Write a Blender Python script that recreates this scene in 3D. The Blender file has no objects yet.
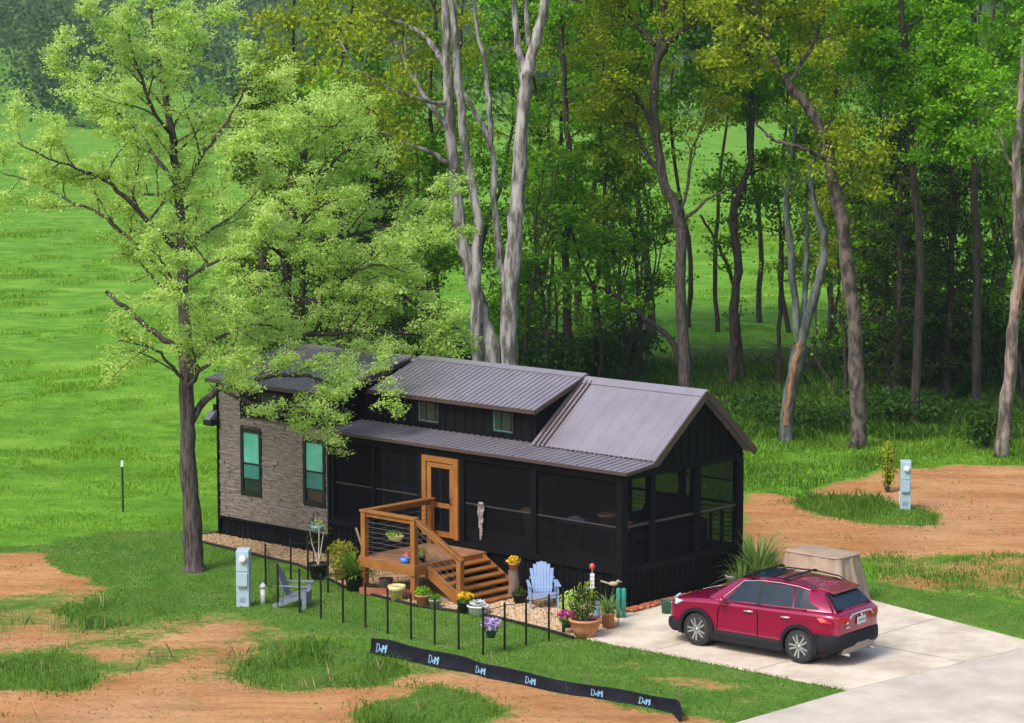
import bpy, bmesh, math, random
import numpy as np
from mathutils import Vector, Matrix, Euler
rng = np.random.default_rng(7)
random.seed(7)
SC = bpy.context.scene
COL = SC.collection
PI = math.pi
# ------------------------------------------------------------------ camera
FPX, YH, CH = 2586.0, 52.2, 11.93
PITCH = math.atan((361.5 - YH) / FPX)
cam = bpy.data.cameras.new('camera'); camo = bpy.data.objects.new('camera', cam); COL.objects.link(camo)
camo.location = (0, 0, CH); camo.rotation_euler = (PI / 2 - PITCH, 0, 0)
cam.sensor_width = 36; cam.lens = FPX * 36 / 1024; cam.clip_end = 6000; cam.clip_start = 0.5
SC.camera = camo
HA = math.radians(42.67); HO = (2.354, 54.494)       # house corner and turn


def ray(px, py):
    cx, cz = (px - 512) / FPX, -(py - 361.5) / FPX
    return np.array([cx, math.cos(PITCH) + math.sin(PITCH) * cz, -math.sin(PITCH) + math.cos(PITCH) * cz])


def G(px, py, z=0.0):                                # survey: where a sight line meets the height z
    d = ray(px, py); t = (z - CH) / d[2]
    return (d[0] * t, d[1] * t, z)


def D(px, py, dist):                                 # survey: point on a sight line at ground distance dist
    d = ray(px, py); t = dist / d[1]
    return (d[0] * t, dist, CH + d[2] * t)


def hw(x, y, z=0.0):                                 # house frame -> world
    return (HO[0] + x * math.cos(HA) + y * math.sin(HA), HO[1] - x * math.sin(HA) + y * math.cos(HA), z)


# ------------------------------------------------------------------ materials
def node(nt, t, **kw):
    n = nt.nodes.new(t)
    for k, v in kw.items():
        if hasattr(n, k): setattr(n, k, v)
        else: n.inputs[k.replace('_', ' ')].default_value = v
    return n


def mat(name, c1, c2=None, scale=8.0, rough=0.7, metal=0.0, bump=0.0, bscale=None, spec=0.5, coat=0.0, stretch=None, detail=6.0, lo=.32):
    m = bpy.data.materials.new(name); m.use_nodes = True
    nt = m.node_tree; b = nt.nodes['Principled BSDF']
    b.inputs['Roughness'].default_value = rough; b.inputs['Metallic'].default_value = metal
    b.inputs['Specular IOR Level'].default_value = spec
    if coat: b.inputs['Coat Weight'].default_value = coat; b.inputs['Coat Roughness'].default_value = 0.06
    if c2 is None: c2 = tuple(v * 0.8 for v in c1)
    tc = nt.nodes.new('ShaderNodeTexCoord'); mp = nt.nodes.new('ShaderNodeMapping')
    nt.links.new(tc.outputs['Object'], mp.inputs['Vector'])
    if stretch: mp.inputs['Scale'].default_value = stretch
    nz = nt.nodes.new('ShaderNodeTexNoise'); nz.inputs['Scale'].default_value = scale; nz.inputs['Detail'].default_value = detail
    nz.inputs['Roughness'].default_value = 0.65
    nt.links.new(mp.outputs['Vector'], nz.inputs['Vector'])
    rp = nt.nodes.new('ShaderNodeValToRGB')
    rp.color_ramp.elements[0].position = lo; rp.color_ramp.elements[0].color = (*c1, 1)
    rp.color_ramp.elements[1].position = 1 - lo; rp.color_ramp.elements[1].color = (*c2, 1)
    nt.links.new(nz.outputs['Fac'], rp.inputs['Fac']); nt.links.new(rp.outputs['Color'], b.inputs['Base Color'])
    if bump:
        n2 = nt.nodes.new('ShaderNodeTexNoise'); n2.inputs['Scale'].default_value = bscale or scale * 3; n2.inputs['Detail'].default_value = 8
        nt.links.new(mp.outputs['Vector'], n2.inputs['Vector'])
        bp = nt.nodes.new('ShaderNodeBump'); bp.inputs['Strength'].default_value = bump; bp.inputs['Distance'].default_value = 0.03
        nt.links.new(n2.outputs['Fac'], bp.inputs['Height']); nt.links.new(bp.outputs['Normal'], b.inputs['Normal'])
    return m


def leafmat(name, dark, light, transl=0.35, rough=0.55):
    """leaf: 'tint' is each leaf's own colour between two greens; some light passes through"""
    m = bpy.data.materials.new(name); m.use_nodes = True; nt = m.node_tree
    b = nt.nodes['Principled BSDF']; out = nt.nodes['Material Output']
    at = nt.nodes.new('ShaderNodeAttribute'); at.attribute_name = 'tint'
    rp = nt.nodes.new('ShaderNodeValToRGB')
    rp.color_ramp.elements[0].color = (*dark, 1); rp.color_ramp.elements[1].color = (*light, 1)
    nt.links.new(at.outputs['Fac'], rp.inputs['Fac'])
    nt.links.new(rp.outputs['Color'], b.inputs['Base Color'])
    b.inputs['Roughness'].default_value = rough; b.inputs['Specular IOR Level'].default_value = 0.12
    tr = nt.nodes.new('ShaderNodeBsdfTranslucent'); nt.links.new(rp.outputs['Color'], tr.inputs['Color'])
    mx = nt.nodes.new('ShaderNodeMixShader'); mx.inputs[0].default_value = transl
    nt.links.new(b.outputs[0], mx.inputs[1]); nt.links.new(tr.outputs[0], mx.inputs[2]); nt.links.new(mx.outputs[0], out.inputs['Surface'])
    return m


def screenmat(name, col, alpha):
    m = bpy.data.materials.new(name); m.use_nodes = True; nt = m.node_tree
    b = nt.nodes['Principled BSDF']; out = nt.nodes['Material Output']
    nz = nt.nodes.new('ShaderNodeTexNoise'); nz.inputs['Scale'].default_value = 3
    tc = nt.nodes.new('ShaderNodeTexCoord'); nt.links.new(tc.outputs['Object'], nz.inputs['Vector'])
    rp = nt.nodes.new('ShaderNodeValToRGB'); rp.color_ramp.elements[0].color = (*col, 1); rp.color_ramp.elements[1].color = (*[c * 1.4 for c in col], 1)
    nt.links.new(nz.outputs['Fac'], rp.inputs['Fac']); nt.links.new(rp.outputs['Color'], b.inputs['Base Color'])
    b.inputs['Roughness'].default_value = 0.8; b.inputs['Specular IOR Level'].default_value = 0.1
    t = nt.nodes.new('ShaderNodeBsdfTransparent'); mx = nt.nodes.new('ShaderNodeMixShader'); mx.inputs[0].default_value = alpha
    nt.links.new(t.outputs[0], mx.inputs[1]); nt.links.new(b.outputs[0], mx.inputs[2]); nt.links.new(mx.outputs[0], out.inputs['Surface'])
    return m


M = {}
M['roof'] = mat('roof_metal', (.28, .255, .295), (.345, .315, .36), 1.2, .27, .4, .03, 60)
M['rooftrim'] = mat('roof_trim', (.07, .045, .042), (.085, .056, .052), 4, .5, .2)
M['black'] = mat('black_siding', (.0035, .0035, .005), (.006, .006, .008), 5, .7, 0, .1, 40, spec=.12)
M['blackmetal'] = mat('black_metal', (.01, .01, .012), (.016, .016, .018), 6, .45, .3)
M['stone'] = mat('ledge_stone', (.10, .08, .068), (.36, .31, .265), 3.2, .85, 0, .9, 30, stretch=(1.2, 1, 7))
M['mortar'] = mat('mortar', (.12, .10, .085), (.16, .13, .11), 9, .9)
M['cedar'] = mat('cedar_wood', (.21, .078, .016), (.35, .142, .032), 3, .55, 0, .2, 30, stretch=(1, 1, 1))
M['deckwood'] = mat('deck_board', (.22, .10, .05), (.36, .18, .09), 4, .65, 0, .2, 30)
M['screen'] = screenmat('insect_screen', (.006, .006, .008), .42)
M['screendark'] = screenmat('insect_screen_front', (.006, .006, .008), .42)
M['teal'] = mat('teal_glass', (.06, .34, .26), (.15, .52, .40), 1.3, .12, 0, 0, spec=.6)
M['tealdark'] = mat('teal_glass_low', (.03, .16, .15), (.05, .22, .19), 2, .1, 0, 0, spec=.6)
M['glass'] = mat('dark_glass', (.012, .02, .022), (.02, .03, .032), 2, .06, 0, 0, spec=.7)
M['tealframe'] = mat('teal_frame', (.03, .10, .09), None, 4, .4)
M['greymetal'] = mat('grey_metal', (.16, .17, .18), (.2, .21, .22), 5, .4, .4)
M['cable'] = mat('steel_cable', (.25, .26, .28), (.3, .31, .33), 5, .35, .8)
M['white'] = mat('white_plastic', (.78, .79, .80), (.70, .71, .72), 6, .45)
M['pedblue'] = mat('grey_blue_steel', (.34, .47, .56), (.42, .55, .63), 4, .45, .1, .05)
M['greydark'] = mat('grey_plate', (.16, .18, .2), (.2, .22, .24), 5, .5)
M['chairblue'] = mat('chair_blue', (.22, .33, .55), (.28, .39, .61), 4, .5)
M['chairgrey'] = mat('chair_grey', (.17, .20, .26), (.22, .25, .31), 4, .5)
M['terra'] = mat('terracotta', (.46, .17, .08), (.56, .24, .125), 5, .8, 0, .1)
M['terradark'] = mat('terracotta_dark', (.28, .09, .05), (.36, .13, .07), 5, .8)
M['yellowpot'] = mat('yellow_glaze', (.62, .52, .22), (.7, .6, .3), 5, .4)
M['greypot'] = mat('sage_pot', (.25, .30, .24), (.3, .35, .28), 5, .6)
M['bluepot'] = mat('blue_glaze', (.14, .26, .30), (.2, .32, .36), 5, .3)
M['blueplastic'] = mat('blue_plastic', (.05, .20, .62), (.08, .26, .66), 5, .4)
M['redplastic'] = mat('red_plastic', (.55, .06, .05), (.62, .1, .06), 5, .4)
M['tealpost'] = mat('teal_green', (.02, .24, .19), (.03, .3, .24), 5, .4)
M['greenplastic'] = mat('green_plastic', (.012, .10, .06), (.02, .13, .075), 5, .4)
M['soil'] = mat('soil', (.05, .033, .022), (.09, .06, .04), 20, .95)
M['bark'] = mat('grey_bark', (.030, .024, .022), (.115, .097, .088), 7, .9, 0, 1.0, 16, stretch=(2.4, 2.4, .4), lo=.40)
M['barkdark'] = mat('dark_bark', (.022, .018, .015), (.075, .06, .05), 6, .9, 0, 1.0, 14, stretch=(2.2, 2.2, .4), lo=.4)
M['barkpale'] = mat('pale_bark', (.095, .085, .08), (.40, .38, .375), 3.0, .85, 0, 1.0, 6, stretch=(1.6, 1.6, .35), lo=.42)
M['barkoak'] = mat('mottled_bark', (.032, .025, .021), (.135, .108, .092), 3.2, .9, 0, 1.0, 8, stretch=(1.6, 1.6, .8), lo=.43)
M['barkbrown'] = mat('brown_pale_bark', (.07, .055, .046), (.30, .245, .215), 3.0, .88, 0, 1.0, 7, stretch=(1.6, 1.6, .4), lo=.42)
M['barkblue'] = mat('lichen_bark', (.045, .055, .05), (.14, .16, .148), 3, .9, 0, .9, 8, stretch=(1.6, 1.6, .5), lo=.42)
M['rawwood'] = mat('split_wood', (.09, .045, .025), (.36, .20, .11), 4, .85, 0, .7, 16, stretch=(3, 3, .4))
M['tan'] = mat('tan_cover', (.29, .215, .155), (.39, .30, .225), 2.5, .8, 0, .5, 7)
M['silt'] = mat('silt_fabric', (.005, .006, .011), (.014, .015, .024), 5, .8, 0, .8, 9, spec=.15)
M['skyblue'] = mat('print_blue', (.13, .30, .48), (.22, .40, .58), 20, .6)
M['carred'] = mat('car_red', (.29, .002, .05), (.305, .003, .055), 1, .16, .25, 0, coat=1.0)
M['carclad'] = mat('car_cladding', (.011, .011, .014), (.016, .016, .02), 9, .7, spec=.2)
M['carglass'] = mat('car_glass', (.010, .022, .036), (.016, .03, .046), 2, .04, 0, 0, spec=.42)
M['tyre'] = mat('tyre_rubber', (.014, .014, .016), (.02, .02, .022), 12, .8)
M['alloy'] = mat('alloy', (.55, .56, .58), (.62, .63, .65), 6, .3, .8)
M['chrome'] = mat('chrome', (.75, .76, .78), (.8, .81, .83), 6, .15, .9)
M['taillight'] = mat('tail_lamp', (.42, .010, .015), (.5, .014, .02), 6, .3, 0, 0, spec=.3)
M['skid'] = mat('skid_plate', (.26, .22, .20), (.32, .27, .25), 6, .45, .3)
M['plate'] = mat('licence_plate', (.62, .66, .72), (.70, .74, .78), 9, .5)
M['headlamp'] = mat('head_lamp', (.45, .5, .58), (.6, .65, .7), 9, .1, .2)
M['wicker'] = mat('wicker', (.30, .17, .085), (.40, .24, .13), 30, .8, 0, .5, 60)
M['darkfabric'] = mat('dark_blue_fabric', (.012, .016, .038), (.02, .025, .055), 7, .9)
M['darkwood'] = mat('dark_table', (.02, .022, .03), (.03, .032, .04), 5, .5)
M['spotted'] = mat('spotted_cloth', (.04, .03, .03), (.42, .37, .36), 16, .9, detail=2)
M['stump'] = mat('stump_bark', (.12, .085, .065), (.24, .18, .14), 7, .9, 0, .8, 20)
M['stick'] = mat('stick_wood', (.42, .35, .24), (.52, .44, .32), 7, .8)
M['rust'] = mat('post_green', (.02, .05, .03), (.03, .07, .04), 7, .7)
M['petalyellow'] = leafmat('petal_yellow', (.60, .34, .01), (.85, .62, .03), .2)
M['petalwhite'] = leafmat('petal_white', (.6, .62, .62), (.85, .86, .85), .2)
M['petalpink'] = leafmat('petal_pink', (.50, .06, .22), (.75, .16, .40), .2)
M['petalpurple'] = leafmat('petal_purple', (.42, .28, .60), (.72, .58, .82), .2)
M['L_front'] = leafmat('leaf_spring', (.38, .60, .11), (.75, .92, .30), .52, .8)
M['L_yel'] = leafmat('leaf_olive', (.17, .27, .012), (.46, .54, .035), .42)
M['L_green'] = leafmat('leaf_green', (.045, .17, .007), (.20, .43, .018), .34)
M['L_bright'] = leafmat('leaf_bright', (.09, .29, .010), (.32, .61, .035), .38)
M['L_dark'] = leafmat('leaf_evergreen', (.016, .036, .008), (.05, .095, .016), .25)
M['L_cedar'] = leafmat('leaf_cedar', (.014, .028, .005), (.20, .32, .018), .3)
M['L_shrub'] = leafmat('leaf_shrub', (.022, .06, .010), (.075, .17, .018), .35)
M['L_far'] = leafmat('leaf_far', (.045, .105, .03), (.13, .21, .06), .3)
M['L_yucca'] = leafmat('leaf_yucca', (.09, .19, .03), (.33, .47, .14), .25, .4)
M['L_fern'] = leafmat('leaf_fern', (.06, .15, .015), (.20, .33, .04), .35)
M['L_gold'] = leafmat('leaf_gold', (.20, .22, .02), (.42, .40, .05), .35)
M['B_lawn'] = leafmat('blade_lawn', (.075, .17, .022), (.20, .33, .045), .3)
M['B_weed'] = leafmat('blade_weed', (.05, .135, .012), (.17, .30, .032), .35)
M['B_field'] = leafmat('blade_field', (.14, .30, .014), (.29, .47, .035), .35)
M['B_straw'] = leafmat('blade_straw', (.20, .19, .06), (.42, .36, .16), .3)


# ------------------------------------------------------------------ mesh helpers
def tag(o, label=None, cat=None, group=None, kind=None):
    if label: o['label'] = label
    if cat: o['category'] = cat
    if group: o['group'] = group
    if kind: o['kind'] = kind
    return o


def empty(name, loc, rz=0, label=None, cat=None, group=None):
    o = bpy.data.objects.new(name, None); COL.objects.link(o); o.empty_display_size = .2
    o.location = loc; o.rotation_euler = (0, 0, rz)
    return tag(o, label, cat, group)


def link(name, me, parent=None, loc=(0, 0, 0)):
    o = bpy.data.objects.new(name, me); COL.objects.link(o); o.location = loc
    if parent: o.parent = parent
    return o


class MB:
    def __init__(s): s.v = []; s.f = []; s.sm = []
    def add(s, vs, fs, smooth=False):
        n = len(s.v); s.v += [tuple(float(c) for c in p) for p in vs]
        s.f += [tuple(i + n for i in f) for f in fs]; s.sm += [smooth] * len(fs)
    def box(s, x0, x1, y0, y1, z0, z1, c=0.0):
        if x0 > x1: x0, x1 = x1, x0
        if y0 > y1: y0, y1 = y1, y0
        s.add([(x0, y0, z0), (x1, y0, z0), (x1, y1, z0), (x0, y1, z0), (x0, y0, z1), (x1, y0, z1), (x1, y1, z1), (x0, y1, z1)],
              [(0, 3, 2, 1), (4, 5, 6, 7), (0, 1, 5, 4), (1, 2, 6, 5), (2, 3, 7, 6), (3, 0, 4, 7)])
        return s
    def bar(s, a, b, w, h, up=(0, 0, 1)):
        a, b = Vector(a), Vector(b); t = (b - a).normalized(); up = Vector(up)
        if abs(t.dot(up)) > .98: up = Vector((1, 0, 0))
        sd = t.cross(up).normalized(); u = sd.cross(t).normalized()
        vs = [p + sd * (i * w / 2) + u * (j * h / 2) for p in (a, b) for i, j in ((-1, -1), (1, -1), (1, 1), (-1, 1))]
        s.add(vs, [(0, 1, 2, 3), (7, 6, 5, 4), (0, 4, 5, 1), (1, 5, 6, 2), (2, 6, 7, 3), (3, 7, 4, 0)])
        return s
    def tube(s, pts, r, n=8, caps=True, smooth=True):
        P = [Vector(p) for p in pts]
        R = list(r) if hasattr(r, '__len__') else [r] * len(P)
        t0 = (P[1] - P[0]).normalized(); ref = Vector((1, 0, 0)) if abs(t0.x) < .8 else Vector((0, 1, 0))
        vs = []; fs = []
        for i, p in enumerate(P):
            t = (P[min(i + 1, len(P) - 1)] - P[max(i - 1, 0)]).normalized()
            ref = (ref - t * ref.dot(t)).normalized(); bi = t.cross(ref)
            for k in range(n):
                a = 2 * PI * k / n; vs.append(p + (ref * math.cos(a) + bi * math.sin(a)) * R[i])
        for i in range(len(P) - 1):
            for k in range(n):
                k2 = (k + 1) % n; fs.append((i * n + k, i * n + k2, (i + 1) * n + k2, (i + 1) * n + k))
        s.add(vs, fs, smooth)
        if caps:
            s.add(vs[:n], [tuple(range(n - 1, -1, -1))]); s.add(vs[-n:], [tuple(range(n))])
        return s
    def lathe(s, prof, c=(0, 0, 0), n=20, axis='z', smooth=True):
        vs = []; fs = []
        for r, h in prof:
            for k in range(n):
                a = 2 * PI * k / n; x, y = r * math.cos(a), r * math.sin(a)
                p = (x, y, h) if axis == 'z' else ((x, h, y) if axis == 'y' else (h, x, y))
                vs.append((p[0] + c[0], p[1] + c[1], p[2] + c[2]))
        for i in range(len(prof) - 1):
            for k in range(n):
                k2 = (k + 1) % n; fs.append((i * n + k, i * n + k2, (i + 1) * n + k2, (i + 1) * n + k))
        fs.append(tuple(range(n - 1, -1, -1))); fs.append(tuple(range((len(prof) - 1) * n, len(prof) * n)))
        s.add(vs, fs, smooth); return s
    def prism(s, poly, a, b, axis='x'):
        n = len(poly)
        def P(p, h): return (h, p[0], p[1]) if axis == 'x' else ((p[0], h, p[1]) if axis == 'y' else (p[0], p[1], h))
        vs = [P(p, a) for p in poly] + [P(p, b) for p in poly]
        fs = [tuple(range(n - 1, -1, -1)), tuple(range(n, 2 * n))] + [(i, (i + 1) % n, n + (i + 1) % n, n + i) for i in range(n)]
        s.add(vs, fs); return s
    def slab(s, q, th):                               # four corners, thickened downwards along the normal
        q = [Vector(p) for p in q]; nrm = (q[1] - q[0]).cross(q[3] - q[0]).normalized()
        if nrm.z < 0: nrm = -nrm
        vs = q + [p - nrm * th for p in q]
        s.add(vs, [(0, 1, 2, 3), (7, 6, 5, 4), (0, 4, 5, 1), (1, 5, 6, 2), (2, 6, 7, 3), (3, 7, 4, 0)]); return s
    def ball(s, c, r, n=10, m=7, sq=(1, 1, 1)):
        prof = [(math.sin(PI * i / m) * r, -math.cos(PI * i / m) * r) for i in range(m + 1)]
        prof[0] = (r * .02, prof[0][1]); prof[-1] = (r * .02, prof[-1][1])
        k = len(s.v); s.lathe(prof, (0, 0, 0), n)
        for i in range(k, len(s.v)):
            x, y, z = s.v[i]; s.v[i] = (x * sq[0] + c[0], y * sq[1] + c[1], z * sq[2] + c[2])
        return s
    def mesh(s, name, m, recalc=True):
        me = bpy.data.meshes.new(name); me.from_pydata(s.v, [], s.f)
        me.polygons.foreach_set('use_smooth', s.sm)
        if m: me.materials.append(m)
        if recalc:
            bm = bmesh.new(); bm.from_mesh(me); bmesh.ops.recalc_face_normals(bm, faces=bm.faces); bm.to_mesh(me); bm.free()
        me.update(); return me
    def build(s, name, m, parent=None, bevel=0.0):
        o = link(name, s.mesh(name, m), parent)
        if bevel:
            b = o.modifiers.new('bevel', 'BEVEL'); b.width = bevel; b.segments = 2; b.limit_method = 'ANGLE'
        return o


def np_mesh(name, V, Fq, m, tint=None, smooth=False):
    """fast mesh from numpy: V (n,3), Fq (k,3|4)"""
    me = bpy.data.meshes.new(name); n, k, c = len(V), len(Fq), Fq.shape[1]
    me.vertices.add(n); me.vertices.foreach_set('co', np.ascontiguousarray(V, np.float32).ravel())
    me.loops.add(k * c); me.loops.foreach_set('vertex_index', np.ascontiguousarray(Fq, np.int32).ravel())
    me.polygons.add(k); me.polygons.foreach_set('loop_start', np.arange(0, k * c, c, dtype=np.int32))
    try: me.polygons.foreach_set('loop_total', np.full(k, c, np.int32))
    except Exception: pass
    if smooth: me.polygons.foreach_set('use_smooth', np.ones(k, bool))
    if tint is not None:
        a = me.attributes.new('tint', 'FLOAT', 'POINT'); a.data.foreach_set('value', np.ascontiguousarray(tint, np.float32))
    me.materials.append(m); me.update(calc_edges=True); return me


def unit(a): return a / np.maximum(np.linalg.norm(a, axis=1, keepdims=True), 1e-9)


def leaf_mesh(name, P, size, m, tint, r, aspect=.6, flat=.5, jit=.35):
    """a leaf-sized diamond at every point; flat: how much the leaves face upwards"""
    n = len(P); nrm = unit(r.normal(size=(n, 3)) * (1 - flat) + np.array([0, 0, 1.0]) * flat)
    a = unit(np.cross(nrm, r.normal(size=(n, 3)))); b = np.cross(nrm, a)
    L = (size * r.uniform(1 - jit, 1 + jit, n))[:, None]; W = L * aspect
    V = np.empty((n, 4, 3)); V[:, 0] = P - a * L * .5; V[:, 1] = P - b * W * .5 + nrm * L * .08; V[:, 2] = P + a * L * .5; V[:, 3] = P + b * W * .5 + nrm * L * .08
    F = np.arange(n * 4).reshape(n, 4)
    return np_mesh(name, V.reshape(-1, 3), F, m, np.repeat(np.clip(tint, 0, 1), 4))


def blade_mesh(name, P, h, w, m, tint, r, lean=.45):
    """one bent grass blade (two quads' worth of triangles) at every point"""
    n = len(P); az = r.uniform(0, 2 * PI, n); s = np.stack([np.cos(az), np.sin(az), 0 * az], 1)
    f = np.stack([-np.sin(az), np.cos(az), 0 * az], 1) * (r.uniform(0, lean, n) * h)[:, None]
    up = np.array([0, 0, 1.0]); h_ = h[:, None]; w_ = (w if hasattr(w, '__len__') else np.full(n, w))[:, None]
    V = np.empty((n, 4, 3)); V[:, 0] = P - s * w_ / 2; V[:, 1] = P + s * w_ / 2
    V[:, 2] = P + s * w_ * .32 + f * .35 + up * h_ * .6; V[:, 3] = P + f + up * h_
    idx = (np.arange(n) * 4)[:, None]; F = np.concatenate([idx + np.array([[0, 1, 2]]), idx + np.array([[0, 2, 3]])])
    return np_mesh(name, V.reshape(-1, 3), F, m, np.repeat(np.clip(tint, 0, 1), 4))
# ================================================================== ground
def axis_pts(lo, hi, step, far_lo, far_hi, g=1.16):
    a = list(np.arange(lo, hi + 1e-6, step)); d = step; x = hi
    while x < far_hi: d *= g; x += d; a.append(x)
    d = step; x = lo; b = []
    while x > far_lo: d *= g; x -= d; b.append(x)
    return np.array(b[::-1] + a)


XS = axis_pts(-17, 21, .14, -1600, 1600); YS = axis_pts(43, 84, .14, -60, 3200)
GX, GY = np.meshgrid(XS, YS)


def inpoly(poly, X, Y):
    c = np.zeros(X.shape, bool); n = len(poly)
    for i in range(n):
        x1, y1 = poly[i][:2]; x2, y2 = poly[(i + 1) % n][:2]
        if y1 == y2: continue
        k = ((y1 > Y) != (y2 > Y)) & (X < (x2 - x1) * (Y - y1) / (y2 - y1) + x1); c ^= k
    return c


def wob(X, Y, s, seed):
    r = np.random.default_rng(seed); z = np.zeros(X.shape)
    for k in range(7):
        a = r.uniform(0, 2 * PI); f = s * r.uniform(.6, 2.6); p = r.uniform(0, 6.28)
        z += np.sin((X * math.cos(a) + Y * math.sin(a)) * f + p + 1.3 * np.sin((X * math.sin(a) - Y * math.cos(a)) * f * .7 + p)) / 7
    return z * 1.6


def region(polys, X, Y, w=.35, s=1.5, seed=1):        # soft, ragged-edged mask of ground regions
    Xw = X + wob(X, Y, s, seed) * w + wob(X, Y, s * 3, seed + 9) * w * .5; Yw = Y + wob(X, Y, s, seed + 1) * w * 1.6 + wob(X, Y, s * 3, seed + 5) * w * .6 + wob(X, Y, s * 8, seed + 7) * w * .35
    m = np.zeros(X.shape, bool)
    for p in polys: m |= inpoly(p, Xw, Yw)
    return m.astype(float)


def GP(*pts): return [G(*p)[:2] for p in pts]


DIRT = [GP((-60, 552), (30, 556), (62, 575), (108, 590), (70, 606), (20, 612), (-60, 616)),
        GP((-80, 688), (60, 684), (120, 672), (100, 655), (150, 640), (196, 618), (240, 628), (262, 655), (345, 643), (372, 656), (440, 664), (560, 690), (684, 716), (760, 760), (-80, 780)),
        GP((-60, 632), (30, 628), (95, 636), (60, 648), (-60, 652)),
        GP((744, 497), (800, 494), (840, 478), (905, 468), (1060, 466), (1200, 470), (1200, 566), (1060, 566), (985, 590), (900, 556), (840, 562), (744, 575)),
        GP((1000, 592), (1060, 580), (1060, 606), (1010, 604))]
LAWN = [GP((-60, 548), (40, 545), (120, 530), (205, 528), (330, 560), (600, 610), (640, 640), (852, 688), (745, 730), (684, 714), (560, 690), (440, 664), (372, 650), (330, 640), (240, 612), (160, 612), (100, 588), (60, 570)),
        GP((868, 578), (930, 592), (1100, 612), (1100, 655), (866, 600))]
GRASSY = [GP((798, 503), (830, 495), (880, 497), (932, 512), (938, 527), (860, 522), (805, 513)),
          GP((868, 557), (930, 556), (1020, 566), (1020, 598), (940, 592), (870, 578)),
          GP((-60, 655), (80, 650), (100, 662), (95, 688), (-60, 690)),
          GP((110, 590), (170, 586), (200, 606), (150, 624), (80, 626), (60, 612)),
          GP((250, 640), (330, 640), (420, 668), (400, 682), (300, 694), (250, 690)),
          GP((425, 684), (500, 694), (525, 712), (470, 735), (380, 735), (350, 712))]
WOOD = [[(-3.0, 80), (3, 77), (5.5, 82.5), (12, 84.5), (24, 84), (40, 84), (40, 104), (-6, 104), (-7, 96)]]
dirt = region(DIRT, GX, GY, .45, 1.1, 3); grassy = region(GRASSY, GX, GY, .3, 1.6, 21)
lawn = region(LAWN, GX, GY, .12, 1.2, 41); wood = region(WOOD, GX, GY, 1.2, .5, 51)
patch = (wob(GX, GY, 1.5, 77) + wob(GX, GY, 3.4, 78) * .7)
inner = np.clip(1 - np.maximum(np.abs(GX - 1) - 15, 0) / 12, 0, 1) * np.clip(1 - np.maximum(np.abs(GY - 60) - 17, 0) / 14, 0, 1)
dirt = dirt * (1 - grassy)
dirt = np.where((dirt > .5) & (GY < 58) & (GX < 5), np.clip(.62 + .5 * (-patch) + (G(0, 692)[1] + .4 - GY > 0) * .5, 0, 1), dirt)
bare = np.clip((wob(GX, GY, 1.9, 99) - .72) * 3, 0, 1) * lawn * (GX > -1) * (GY < 50)     # a few worn spots in the new lawn
for (px, py, rx) in ((720, 687, .45), (690, 682, .5), (655, 678, .35), (745, 700, .4), (615, 668, .3)):
    gx, gy = G(px, py)[:2]; bare = np.maximum(bare, np.clip(1.4 - np.hypot((GX - gx) / rx, (GY - gy) / (rx * .8)), 0, 1) * .9)
dirt = np.maximum(dirt, bare * .8); lawn = lawn * (1 - (dirt > .5))


def blur(a, n=2):
    for _ in range(n):
        a = a.copy(); a[1:-1, 1:-1] = (a[1:-1, 1:-1] * 2 + a[:-2, 1:-1] + a[2:, 1:-1] + a[1:-1, :-2] + a[1:-1, 2:]) / 6
    return a


front = (GY < 58.5 - .25 * GX) & (GX < 6) & (lawn < .5) & (grassy < .5)
dirt = np.where(front, np.maximum(dirt, .40 - .28 * patch), dirt)
strip = inpoly(GP((868, 553), (1040, 553), (1040, 602), (940, 594), (870, 582)), GX, GY)
dirt = np.where(strip, np.clip(.46 - .42 * patch, 0, 1), dirt); grassy = np.where(strip, .5, grassy)
dirt = blur(dirt, 9); lawn = blur(lawn, 12); wood = blur(wood, 8); grassy = blur(grassy, 12)


def height(X, Y):
    out = np.clip(1 - (np.clip(1 - np.maximum(np.abs(X - 0) - 13, 0) / 10, 0, 1) * np.clip(1 - np.maximum(np.abs(Y - 60) - 18, 0) / 12, 0, 1)), 0, 1)
    far = np.clip((Y - 75) / 120, 0, 1)
    return out * (wob(X, Y, .22, 5) * .10 + wob(X, Y, .55, 6) * .06) + far * (wob(X, Y, .035, 8) * .8 + wob(X, Y, .09, 11) * .25) + np.clip(Y - 400, 0, 450) * .055


GZ = height(GX, GY)
ruts = dirt * (wob(GX, GY, 3.5, 31) * .015 + wob(GX, GY, 9, 33) * .008) * inner
GZ = GZ + ruts
ny, nx = GX.shape
ii = (np.arange(ny - 1)[:, None] * nx + np.arange(nx - 1)[None, :]).ravel()
gm = bpy.data.materials.new('ground'); gm.use_nodes = True
gme = np_mesh('ground', np.stack([GX.ravel(), GY.ravel(), GZ.ravel()], 1), np.stack([ii, ii + 1, ii + nx + 1, ii + nx], 1), gm, None, True)
for nm, arr in (('dirt', dirt), ('lawn', lawn), ('wood', wood), ('grassy', grassy), ('front', blur(front.astype(float), 3))):
    a = gme.attributes.new(nm, 'FLOAT', 'POINT'); a.data.foreach_set('value', arr.ravel().astype(np.float32))
ground = link('ground', gme); tag(ground, kind='structure')
nt = gm.node_tree; B = nt.nodes['Principled BSDF']; B.inputs['Roughness'].default_value = .95; B.inputs['Specular IOR Level'].default_value = .1
tc = nt.nodes.new('ShaderNodeTexCoord')


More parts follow.
